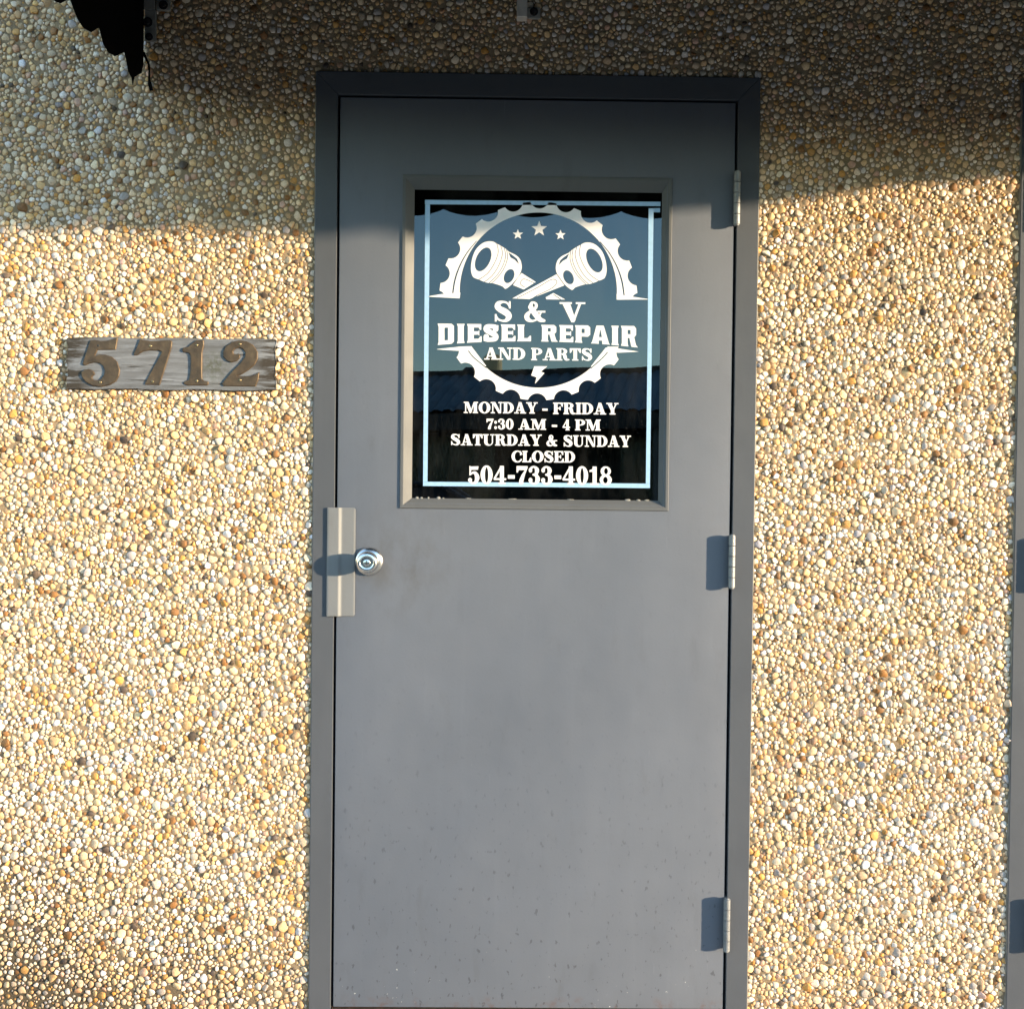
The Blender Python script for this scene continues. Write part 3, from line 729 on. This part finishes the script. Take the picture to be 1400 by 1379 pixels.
lowb = U_(sub(low, slit_l, rect(590, 470, 618, 560)), sub(poly([(642, 478.5), (644.3, 473.2), (664.8, 500.2), (663, 501.2)]), slit_l), sub(poly([(830, 480), (828.2, 475.2), (807.6, 501.2), (809.5, 502.2)]), slit_l),
          poly([(595, 477.5), (631, 473.7), (645, 473.3), (645, 478.5), (625, 479.6)]), poly([(873.8, 480.8), (845, 476.4), (828, 475.4), (828, 480), (845, 482.2)]))
vinyl('gear_base', lowb, 590, 470, 880, 552, .45)
# ---- crossed pistons (zoomed tracing units: 8.75 per pixel from 580, 265)
zp = lambda pts: [(580+x/8.75, 265+y/8.75) for x, y in pts]
body = poly([tuple(p) for p in smooth_pts(zp([(600, 700), (640, 640), (700, 590), (760, 570), (820, 572), (860, 592), (925, 628), (990, 670), (1010, 692), (1090, 730), (1140, 775), (1162, 830), (1165, 900), (1135, 975), (1090, 1035), (1040, 1090), (980, 1135), (955, 1127), (930, 1105), (830, 1072), (770, 1066), (710, 1050), (650, 1025), (590, 1000), (565, 950), (558, 880), (570, 790)]), True, 3)])
tilt = math.atan2(-280, 130)
def E_(x, y, a, b): return ell(580+x/8.75, 265+y/8.75, a/8.75, b/8.75, tilt)
lines = [stroke(zp(q), .42) for q in ([(868, 598), (885, 700), (840, 830), (760, 950), (652, 1028)], [(916, 628), (935, 720), (890, 860), (812, 980), (718, 1056)], [(960, 655), (972, 755), (934, 875), (862, 985), (772, 1070)], [(985, 668), (996, 765), (957, 885), (886, 990), (800, 1075)])]
patch = poly(zp([(1005, 698), (1062, 738), (1112, 780), (1134, 842), (1082, 790), (1032, 762)]))
pist = sub(body, E_(705, 785, 152, 84), E_(1015, 985, 88, 58), *lines, patch)
mir = lambda f: (lambda X, Y: f(1473.2-X, Y-1.6))
rod_l = sub(poly(zp([(1160, 945), (1335, 1055), (1190, 1145), (1062, 1092)])), stroke(zp([(1320, 1068), (1200, 1020), (1158, 1045), (1155, 1085), (1200, 1116)]), .42), stroke(zp([(1158, 948), (1110, 1010), (1052, 1092)]), .45))
rod_r = sub(poly([(761, 375), (772.2, 390), (724, 409), (700.5, 408)]), stroke([(707, 407.6), (735, 393), (752, 383), (759.3, 382.6), (761, 387.2), (753, 395), (735, 403.6), (727, 408.6)], .42))
gapl = stroke([(760.5, 373.8), (767, 383), (772.8, 391)], .5)
tail = sub(poly([(746, 406.6), (756.5, 400.6), (773, 409.6), (747, 409.3)]), stroke([(757, 402.8), (766.5, 409.2)], .5))
under = sub(U_(pist, rod_l), stroke([(699, 409), (734, 390.6), (761.5, 374)], .7), poly([(761, 375), (772.2, 390), (724, 409), (700.5, 408)]))
vinyl('piston_pair', U_(under, sub(U_(mir(pist), rod_r), gapl), tail), 640, 325, 835, 412, .33)
def star(cx, cy, r_): return poly([(cx+(r_ if k % 2 == 0 else r_*.42)*math.sin(k*math.pi/5), cy-(r_ if k % 2 == 0 else r_*.42)*math.cos(k*math.pi/5)) for k in range(10)])
for cx, cy, r_ in ((708, 320.6, 7.4), (737.2, 313, 11.2), (766.3, 321.4, 7.4)):
    vinyl('star', star(cx, cy, r_), cx-13, cy-13, cx+13, cy+13, .3)
vinyl('lightning_bolt', poly([(540+x/3.684, 460+y/3.684) for x, y in ((702, 150), (768, 150), (735, 177), (753, 184), (705, 239), (713, 206), (686, 196))]), 722, 498, 752, 528, .3)
def strip(pts, dy=.0004):
    V = pix(np.array([p[0] for p in pts], float), np.array([p[1] for p in pts], float), GY-dy)
    me = from_py('border_strip', V, [tuple(range(len(pts)))]); fixflip(me); link('border_strip', me, M['tape_blue'], win)
strip([(581, 273.4), (740, 274.8), (903, 276.0), (903, 282.0), (740, 280.4), (581, 279.4)])
strip([(581.4, 279.6), (587.9, 279.6), (586, 470), (584.4, 658.2), (578.4, 658.2), (580, 470)])
strip([(578.4, 658.4), (730, 659.6), (888.6, 661), (888.6, 667.2), (730, 665.6), (578.4, 664.2)], .0003)
strip([(886.8, 285), (902.5, 284.6), (902.5, 290.4), (893.6, 290.4), (891.2, 470), (888.6, 660.8), (883, 660.8), (885.4, 470)])

# ---- latch guard, knob
gx0, gx1 = float(pix(446.8, 768., -.006)[0]), float(pix(485.2, 768., -.006)[0]); gz0, gz1 = float(pix(465., 842.5, -.006)[2]), float(pix(465., 693.8, -.006)[2])
gm = float(pix(464.6, 768., -.006)[0])
NG = 26; xs = sorted(set(list(np.linspace(gx0, gx1, NG))+[gm-.0045, gm-.0025, gm, gm+.0025]))
def guard_y(x):
    t = min(max((x-(gm-.0045))/.0090, 0), 1); t = t*t*(3-2*t)
    return -.0082*(1-t)-.0034*t
V = []; F = []; rc = .006; zs_ = np.concatenate([gz0+rc*(1-np.cos(np.linspace(0, np.pi/2, 7))), np.linspace(gz0+.02, gz1-.02, 9), gz1-rc*(1-np.cos(np.linspace(np.pi/2, 0, 7)))])
for layer, off in ((0, 0.0), (1, .0026)):
    for z in zs_:
        for x in xs:
            # rounded corners
            dz = min(z-gz0, gz1-z); xx = x
            if dz < rc:
                cut = rc-math.sqrt(max(rc*rc-(rc-dz)**2, 0)); xx = min(max(x, gx0+cut*.35), gx1-cut)
            edge = min(xx-gx0, gx1-xx, dz); rel = .0009*max(0, 1-edge/.0018)**2 if layer == 0 else 0
            V.append((xx, guard_y(x)+off+rel, z))
nx_ = len(xs); nz_ = len(zs_)
for layer in (0, 1):
    o_ = layer*nx_*nz_
    for j in range(nz_-1):
        for i in range(nx_-1): F.append((o_+j*nx_+i, o_+j*nx_+i+1, o_+(j+1)*nx_+i+1, o_+(j+1)*nx_+i))
bd = [i for i in range(nx_)]+[j*nx_+nx_-1 for j in range(1, nz_)]+[(nz_-1)*nx_+i for i in range(nx_-2, -1, -1)]+[j*nx_ for j in range(nz_-2, 0, -1)]
for a, b in zip(bd, bd[1:]+bd[:1]): F.append((a, b, b+nx_*nz_, a+nx_*nz_))
me = from_py('latch_guard', V, F); fix_normals(me); sharp(me, 40)
part('latch_guard', me, M['guard_paint'], door)
kx, kz = [float(q) for q in pix(504.5, 767.4, -.006)[[0, 2]]]
me = lathe(kx, kz, [(.0328, .001), (.0328, -.003), (.0316, -.0062), (.0280, -.0092), (.0210, -.0112), (.0165, -.0130), (.0160, -.0165), (.0185, -.0195), (.0225, -.0225), (.0246, -.0280), (.0250, -.0340), (.0244, -.0400), (.0228, -.0445), (.0200, -.0468), (.0160, -.0472), (.0152, -.0464), (.0120, -.0462), (.001, -.0462)], 48)
sharp(me, 50); knob = part('knob', me, M['satin_chrome'], door)
me = lathe(kx, kz, [(.0078, -.0458), (.0078, -.0478), (.0070, -.0484), (.0001, -.0484)], 28); sharp(me, 40); link('key_cylinder', me, M['satin_chrome'], knob)
link('keyhole', box(kx-.0011, kx+.0011, -.0490, -.0482, kz-.0048, kz+.0048, .0003), M['keyway'], knob)
for z in HINGE_Z: make_hinge(door, (LEAF_X+OPEN_X)/2, z, 1)

# neighbouring door -----------------------------------------------------------
door2 = tag(empty('door', (0, 0, 0)), 'windowless grey steel door hinged beside the pebble wall strip', 'door')
me = box(D2C-LEAF_X, D2C+LEAF_X, 0, .044, .002, LEAF_H, .0015, 3); sharp(me, 30); part('leaf', me, M['door_paint'], door2)
for z in HINGE_Z: make_hinge(door2, D2C-(LEAF_X+OPEN_X)/2, z, -1)
k2 = D2C+LEAF_X-.07
me = lathe(k2, kz, [(.0330, .001), (.0330, -.003), (.0275, -.0095), (.0150, -.0140), (.0138, -.0240), (.0240, -.0310), (.0272, -.0440), (.0240, -.0545), (.0160, -.0572), (.001, -.0564)], 40)
sharp(me, 50); part('knob', me, M['satin_chrome'], door2)
# sills
for cx, lab in ((0, 'rusty steel sill strip under the lettered door'), (D2C, 'rusty steel sill strip under the windowless door')):
    tag(link('threshold', box(cx-OPEN_X+.001, cx+OPEN_X-.001, -.014, .11, GZ-.002, -.0045, .002), M['rust']), lab, 'threshold')

# ------------------------------------------------------------------ weed at the foot of the frame
wp = pix(993., 1379., -.02); weed = tag(empty('weed', (float(wp[0]), -.022, GZ)), 'small bright green weed sprouting at the foot of the door frame', 'weed')
for k in range(9):
    a = rng.uniform(0, 2*np.pi); hgt = rng.uniform(.020, .034); out = rng.uniform(.003, .012); wd = rng.uniform(.0016, .0030)
    V = []; F = []
    for i, t in enumerate(np.linspace(0, 1, 5)):
        cx = math.cos(a)*out*t**1.6; cy = math.sin(a)*out*t**1.6*.6; z = hgt*(t-.12*t*t); w_ = wd*(math.sin(math.pi*min(.98, .18+.82*t)))+.0001
        px, py = -math.sin(a)*w_, math.cos(a)*w_
        V += [(cx-px, cy-py, z), (cx, cy+.0004, z+.0003), (cx+px, cy+py, z)]
        if i: b = (i-1)*3; F += [(b, b+1, b+4, b+3), (b+1, b+2, b+5, b+4)]
    link('leaf', from_py('leaf', V, F), M['leaf_green'], weed, True)

# ------------------------------------------------------------------ house-number board
b0 = pix(91.5, 460.5, -.008); b1 = pix(376., 534.0, -.008)
bx0, bx1, bz0, bz1 = float(b0[0]), float(b1[0]), float(b1[2]), float(b0[2]); bcx, bcz = (bx0+bx1)/2, (bz0+bz1)/2
board = tag(empty('number_board', (bcx, -.002, bcz)), 'weathered grey wooden board carrying the brass house number 5712', 'number sign')
bm = bmesh.new(); bmesh.ops.create_cube(bm, size=1)
bmesh.ops.subdivide_edges(bm, edges=bm.edges[:], cuts=14, use_grid_fill=True)
hw, hh = (bx1-bx0)/2, (bz1-bz0)/2
for v in bm.verts:
    X, Yy, Z = v.co.x*2, v.co.y*2, v.co.z*2
    e = .0022
    wob = .0014*math.sin(X*9+Z)+.0009*math.sin(X*23+2)
    rag = .0016*math.sin(Z*7+1)+.0012*math.sin(Z*17)
    x = X*hw+(rag*X if abs(X) > .99 else 0); z = Z*hh+(wob if abs(Z) > .99 else 0)+.0006*X
    y = Yy*.0060+.0006*math.sin(X*4+Z*2)
    if Yy < -.9 and (abs(X) > .99 or abs(Z) > .99): y += .0018
    v.co = Vector((x, y, z))
me = bm_mesh('plank', bm); sharp(me, 50)
link('plank', me, M['weathered_wood'], board)
for k, (org, pts, scr) in enumerate([
    (90, [(315, 145), (372, 140), (440, 152), (520, 150), (600, 130), (655, 108), (662, 125), (640, 262), (408, 266), (372, 343), (430, 330), (500, 328), (590, 355), (660, 420), (692, 520), (680, 600), (640, 665), (560, 712), (450, 735), (340, 720), (255, 670), (205, 600), (203, 550), (240, 517), (300, 510), (352, 535), (372, 575), (345, 595), (335, 620), (355, 648), (400, 657), (450, 640), (490, 585), (500, 530), (480, 468), (430, 432), (365, 424), (300, 440), (245, 463), (215, 445)], [(415, 210, 1), (440, 678, 0)]),
    (90, [(950, 130), (1010, 145), (1100, 155), (1200, 150), (1340, 143), (1358, 165), (1350, 230), (1300, 400), (1200, 712), (1020, 708), (1012, 690), (1060, 600), (1130, 470), (1200, 350), (1228, 290), (1190, 272), (1080, 270), (980, 285), (920, 330), (875, 335), (868, 315), (910, 230)], [(1078, 213, 0), (1108, 668, 0)]),
    (235, [(310, 145), (405, 140), (410, 200), (388, 300), (385, 560), (388, 640), (410, 660), (465, 670), (470, 700), (450, 718), (200, 718), (150, 695), (160, 670), (220, 645), (238, 560), (245, 400), (238, 330), (215, 300), (150, 295), (130, 265), (150, 240), (210, 225), (250, 190)], [(318, 203, 0), (318, 660, 0)]),
    (235, [(870, 145), (960, 160), (1040, 205), (1095, 290), (1095, 380), (1060, 450), (980, 520), (880, 580), (830, 600), (900, 608), (1000, 600), (1050, 585), (1115, 552), (1105, 640), (1070, 730), (660, 725), (645, 695), (700, 620), (780, 530), (880, 430), (935, 350), (940, 300), (910, 255), (860, 235), (810, 250), (780, 285), (790, 320), (825, 325), (850, 315), (872, 335), (865, 370), (830, 405), (760, 425), (700, 400), (660, 350), (655, 290), (690, 220), (770, 165)], [(868, 190, 0), (870, 650, 0)])]):
    Q = [(org+x/9.333, 450+y/9.333) for x, y in pts]; f = poly(Q, .25)
    xs_ = [q[0] for q in Q]; ys_ = [q[1] for q in Q]
    Vp, T = march(f, min(xs_)-1, min(ys_)-1, max(xs_)+1, max(ys_)+1, .62, runs=False)
    d = -f(Vp[:, 0], Vp[:, 1]); t = np.clip(d/1.1, 0, 1); hgt = .0008+.0020*np.sqrt(1-(1-t)**2)
    yb = -.0082
    W = pix(Vp[:, 0], Vp[:, 1], yb); W[:, 1] = yb-hgt
    me = tri_mesh('digit', W-np.array(board.location), T)
    bm = bmesh.new(); bm.from_mesh(me); bmesh.ops.remove_doubles(bm, verts=bm.verts, dist=2e-5)
    bmesh.ops.dissolve_degenerate(bm, edges=bm.edges[:], dist=1e-6)
    be = [e for e in bm.edges if e.is_boundary]
    r_ = bmesh.ops.extrude_edge_only(bm, edges=be)
    for v in r_['geom']:
        if isinstance(v, bmesh.types.BMVert): v.co.y = yb+.0025-board.location.y
    bmesh.ops.recalc_face_normals(bm, faces=bm.faces); bm.to_mesh(me); bm.free()
    if sum(p.normal.y*p.area for p in me.polygons) > 0: me.flip_normals()
    sharp(me, 50); dg = link('digit', me, M['old_brass'], board); dg['label'] = 'aged brass numeral '+'5712'[k]
    for sx, sy, miss in scr:
        p = pix(org+sx/9.333, 450+sy/9.333, yb-.0028)-np.array(board.location)
        me = lathe(float(p[0]), float(p[2]), [(.0030, float(p[1])+.002), (.0030, float(p[1])-.0002), (.0021, float(p[1])-.0011), (.0004, float(p[1])-.0013)] if not miss else [(.0027, float(p[1])+.001), (.0027, float(p[1])-.0003), (.0004, float(p[1])-.0003)], 14)
        link('screw' if not miss else 'screw_hole', me, M['keyway' if miss else 'screw_brass'], dg, True)

# ------------------------------------------------------------------ awning
AX0 = float(pix(196.5, 60., -.004)[0]); AX1 = 2.80; AD = 1.20; VB = 2.150; FZ = 2.42; WZ = 2.95
awn = tag(empty('awning', (AX0, 0, VB)), 'torn black fabric awning with a scalloped valance over the doors', 'awning')
def cloth(name, grid, parent=None, thick=.0016, nrm=(0, 1, 0)):
    """sheet from a grid of points, given a second skin behind it"""
    n, m = len(grid), len(grid[0]); N_ = np.array(nrm, float)*thick
    V = [p for row in grid for p in row]+[tuple(np.array(p)+N_) for row in grid for p in row]; o_ = n*m; F = []
    for i in range(n-1):
        for j in range(m-1):
            a, b, c_, d_ = i*m+j, i*m+j+1, (i+1)*m+j+1, (i+1)*m+j; F += [(a, b, c_, d_), (o_+d_, o_+c_, o_+b, o_+a)]
    bd = [j for j in range(m)]+[i*m+m-1 for i in range(1, n)]+[(n-1)*m+j for j in range(m-2, -1, -1)]+[i*m for i in range(n-2, 0, -1)]
    for a, b in zip(bd, bd[1:]+bd[:1]): F.append((a, o_+a, o_+b, b))
    me = from_py(name, V, F); fix_normals(me); return part(name, me, M['black_fabric'], parent or awn)
nx_ = 60
cloth('cover', [[(x, -.004-AD*t, WZ+(FZ-WZ)*t-.012*math.sin(math.pi*t)*(1+.4*math.sin(x*7))) for t in np.linspace(0, 1.022, 9)] for x in np.linspace(AX0-.004, AX1+.006, nx_)], nrm=(0, 0, 1))
def scallop(s, per): return .024*abs(math.sin(math.pi*s/per))**.75
LX = AX1-AX0; per = .205
cloth('front_valance', [[(x, -.004-AD-.006*math.sin(x*11+k*.05), z_) for k, z_ in enumerate(np.linspace(FZ+.006, VB+.019-scallop(x-AX0, per), 5))] for x in np.linspace(AX0-.008, AX1+.02, 600)], nrm=(0, -1, 0))
# right side: triangle panel and valance in one hanging sheet
def side_sheet(X, low):
    return [[(X+.004*math.sin(y*9), y, z) for z in np.linspace(WZ+(FZ-WZ)*(-y/AD)+.004, low(-y), 6)] for y in np.linspace(-.006, -AD-.02, 160)]
cloth('side_valance', side_sheet(AX1, lambda s: VB+.006-.4*scallop(s, .2)), nrm=(1, 0, 0))
# left side: torn lower edge, traced where it hangs in the plane of the awning's end
tz = [(-60, -25), (-10, 20), (40, 38), (90, 8), (120, -30), (150, 30), (205, 190), (270, 300), (345, 345), (425, 292), (440, 350), (470, 470), (520, 560), (590, 600), (690, 553), (712, 640), (735, 760), (772, 828), (785, 905), (800, 822), (880, 780), (908, 700), (907, 500), (905, 300)]
tw = [pix_x(80+a/7.78, b/7.78, AX0) for a, b in tz]
SY = np.array([-p[1] for p in tw]); SZ = np.array([p[2] for p in tw])
SY = np.maximum.accumulate(SY[::-1]+np.arange(len(SY))*1e-6); SZ = SZ[::-1]
def low_left(s):
    if s <= SY[-1]: return float(np.interp(s, SY, SZ))
    return VB+.019-scallop(s-SY[-1], .2)
g = [[(AX0+.003*math.sin(s*9), -s, z) for z in np.linspace(WZ+(FZ-WZ)*(s/AD)+.004, low_left(s), 6)] for s in np.unique(np.concatenate([np.linspace(.004, AD, 150), SY[SY > .004]]))]
cloth('side_valance', g, nrm=(-1, 0, 0))
# dangling strap of torn binding
st = [pix(80+a/7.78, b/7.78, -.006) for a, b in ((908, 560), (925, 610), (962, 690), (968, 760), (966, 850), (975, 900), (990, 968))]
wd = [.0045, .006, .0055, .004, .005, .009, .008]
cloth('torn_strap', [[(float(p[0])-w_*.5, float(p[1]), float(p[2])), (float(p[0])+w_*.5, float(p[1])-.001, float(p[2]))] for p, w_ in zip(st, wd)], nrm=(0, -1, 0))
# frame: wall bar, front bar, rafters
bm = bmesh.new()
box(AX0+.01, AX1-.01, -.035, -.008, WZ-.055, WZ-.028, bm=bm); box(AX0+.01, AX1-.01, -AD+.004, -AD+.030, FZ-.040, FZ-.014, bm=bm)
for x in (AX0+.015, float(pix(714., 10., -.02)[0]), AX1-.04):
    cyl((x+.012, -.034, WZ-.055), (x+.012, -AD+.028, FZ-.040), .012, n=10, bm=bm)
part('frame', bm_mesh('frame', bm), M['bar_paint'], awn)
p0 = pix(706.5, 24., -.026); p1 = pix(721., 0., -.026)
part('hanger_bar', box(float(p0[0]), float(p1[0]), -.030, -.004, float(p0[2]), WZ-.056, .002), M['bar_paint'], awn)
def plate(u0, v0, u1, v1, bolts, up=0.0):
    a = pix(u0, v1, -.004); b = pix(u1, v0, -.004)
    o = part('wall_bracket', box(float(a[0]), float(b[0]), -.004, .007, float(a[2]), float(b[2])+up, .0012), M['zinc'], awn)
    for u, v, r_ in bolts:
        p = pix(u, v, -.004); bm = bmesh.new()
        cyl((p[0], -.0035, p[2]), (p[0], -.0062, p[2]), r_*1.7, n=18, bm=bm); cyl((p[0], -.006, p[2]), (p[0], -.0125, p[2]), r_, n=6, bm=bm)
        link('bolt', bm_mesh('bolt', bm), M['dark_bolt'], o)
plate(720.5, 10.5, 739., 25., [(730., 16.5, .0055)])
plate(196., -40., 212., 13., [(206., -12., .005)], .0)
plate(197.5, 14., 213., 56., [(202., 31., .0065), (204., 51., .005)])
plate(213.5, -30., 232., 14., [(223.5, 7.5, .006)])

# ------------------------------------------------------------------ across the road (seen mirrored in the glass, all but the added warehouse)
BY = -17.0
def far(u, v): p = pix(float(u), float(v), -BY+2*GY); return float(p[0]), float(p[2])
bx, ztop = far(735, 506); _, zcan = far(735, 520); zlow = float(pix(735., 565., -(BY+1.9)+2*GY)[2])-.25
bld = tag(empty('shop_building', (0, BY, GZ-.05)), 'low dark building with a corrugated metal canopy across the road', 'building')
def bp(name, me, mat): return part(name, me, M[mat], bld)
bp('wall', box(-46, 12, BY-9, BY, GZ-.05, ztop-.25), 'dark_wall')
bp('parapet', box(-46.2, 12.2, BY-.3, BY+.06, ztop-.249, ztop), 'trim_dark')
V = []; F = []; xs = np.arange(-26, 11.5, .035)
for x in xs:
    r_ = .055*abs(math.sin(math.pi*x/.21))**.5
    V += [(x, BY+.07, zcan+.05+r_), (x, BY+1.9, zlow+.25+r_)]
for i in range(len(xs)-1): F.append((2*i, 2*i+1, 2*i+3, 2*i+2))
cn = bp('canopy', from_py('canopy', V, F), 'metal_roof')
bp('canopy_fascia', box(-26, 11.5, BY+1.86, BY+1.95, zlow-.02, zlow+.24), 'trim_dark')
for x in np.arange(-25, 11.1, 4.0): bp('canopy_post', cyl((x, BY+1.8, GZ-.05), (x, BY+1.8, zlow), .06, n=12), 'post_grey')
for x in np.arange(-17, 12, 4.0):
    wdw = bp('window', box(x-.9, x+.9, BY+.001, BY+.05, .9, 2.3), 'trim_dark')
    part('pane', box(x-.82, x+.82, BY+.051, BY+.06, .98, 2.22), M['far_glass'], wdw).location = (0, 0, 0)
bp('shop_door', box(2.2, 3.3, BY+.001, BY+.05, GZ-.04, 2.2), 'post_grey')
bld.rotation_euler.z = R(15)
def vent(u0, u1, vt, vb, vs, mat, lab):
    xa, zt = far(u0, vt); xb, zb = far(u1, vb); _, zs__ = far(u0, vs); cx = (xa+xb)/2; r_ = (xb-xa)/2; y = BY-1.2
    o = tag(empty('roof_vent', (cx, y, ztop-.25)), lab, 'roof vent', 'roof vents across the road')
    me = lathe_z(0, 0, [(r_*.92, zb-ztop+.25), (r_, zb-ztop+.27), (r_*.95, zt-ztop+.2), (r_*.6, zt-ztop+.25)], 24); link('cap', me, M[mat], o, False)
    link('stack', cyl((0, 0, -.02), (0, 0, zb-ztop+.252), r_*.30, n=16), M[mat], o)
vent(659, 687, 473, 503, 512, 'vent_tan', 'tall tan capped roof vent on the dark building')
vent(629, 650, 492, 505, 512, 'vent_dark', 'low dark capped roof vent on the dark building')

bl2 = tag(empty('added_warehouse', (32, -15, GZ-.05)), 'added long low grey warehouse with shuttered bays, unseen, blocking horizon light from the door', 'building')  # unseen building with shutters, added to block horizon glow and darken the door top
part('wall', box(14.5, 64, -24, -15, GZ-.05, 3.55), M['dark_wall'], bl2); part('parapet', box(14.4, 64.1, -15.02, -14.9, 3.551, 3.85), M['trim_dark'], bl2)
for x in np.arange(17, 62, 5.0):
    sh = part('shutter', box(x, x+3.2, -14.99, -14.95, GZ-.04, 2.9), M['post_grey'], bl2)
    part('shutter_rail', box(x-.08, x+3.28, -14.99, -14.93, 2.901, 3.02), M['trim_dark'], bl2)
# parked car behind the photographer, mirrored low in the glass
CXc, CYc = -1.55, -6.6; RZ = GZ-.15
car = tag(empty('parked_car', (CXc, CYc, RZ)), 'dark saloon car parked at the kerb across from the door', 'car')
sec = [(-2.2, .35, .62, .74), (-2.1, .30, .80, .80), (-1.3, .26, .92, .86), (-.75, .25, .96, .88), (.2, .25, .97, .89), (1.2, .25, .96, .88), (1.6, .26, .95, .86), (2.1, .30, .86, .80), (2.2, .38, .70, .74)]
V = []; F = []; K = 8
for x, zb, zt, hw_ in sec:
    V += [(x, -hw_*.9, zb), (x, -hw_, zb+.12), (x, -hw_, zt-.22), (x, -hw_*.93, zt-.04), (x, -hw_*.5, zt), (x, hw_*.5, zt), (x, hw_*.93, zt-.04), (x, hw_, zt-.22), (x, hw_, zb+.12), (x, hw_*.9, zb)]
n = 10
for i in range(len(sec)-1):
    for k in range(n): F.append((i*n+k, i*n+(k+1) % n, (i+1)*n+(k+1) % n, (i+1)*n+k))
F += [tuple(range(n))[::-1], tuple(range((len(sec)-1)*n, len(sec)*n))]
me = from_py('body', V, F); fix_normals(me); sharp(me, 40); link('body', me, M['car_paint'], car)
cab = [(-.85, .86, .95), (-.15, .66, 1.42), (1.0, .64, 1.41), (1.65, .84, .95)]
V = []; F = []
for x, hw_, z in cab: V += [(x, -hw_, z), (x, hw_, z)]
low_ = [(-.85, .86), (1.65, .84)]
me = from_py('cabin', [(-.85, -.86, .93), (-.85, .86, .93), (1.65, .84, .93), (1.65, -.84, .93), (-.15, -.64, 1.40), (-.15, .64, 1.40), (1.0, .63, 1.40), (1.0, -.63, 1.40)], [(0, 1, 5, 4), (1, 2, 6, 5), (2, 3, 7, 6), (3, 0, 4, 7)])
fix_normals(me); link('glasshouse', me, M['car_window'], car)
me = box(-.20, 1.05, -.66, .66, 1.385, 1.43, .02); link('roof', me, M['car_paint'], car)
for sy in (-1, 1):
    for a, b in (((-.85, .862, .93), (-.15, .645, 1.40)), ((1.65, .842, .93), (1.0, .635, 1.40)), ((.45, .857, .93), (.45, .645, 1.40))):
        link('pillar', cyl((a[0], sy*a[1], a[2]), (b[0], sy*b[1], b[2]), .03, n=8), M['car_paint'], car)
for x in (-1.38, 1.38):
    for sy in (-1, 1):
        wl = link('wheel', cyl((x, sy*.66, .32), (x, sy*.87, .32), .32, n=28), M['tyre'], car); link('rim', cyl((x, sy*.871, .32), (x, sy*.885, .32), .2, n=20), M['rim'], wl)
for sy in (-1, 1): link('headlight', box(-2.19, -2.05, sy*.6-.14, sy*.6+.14, .62, .74, .02), M['car_light'], car)

try:
    scene.cycles.max_bounces = 6; scene.cycles.transparent_max_bounces = 6
except Exception: pass
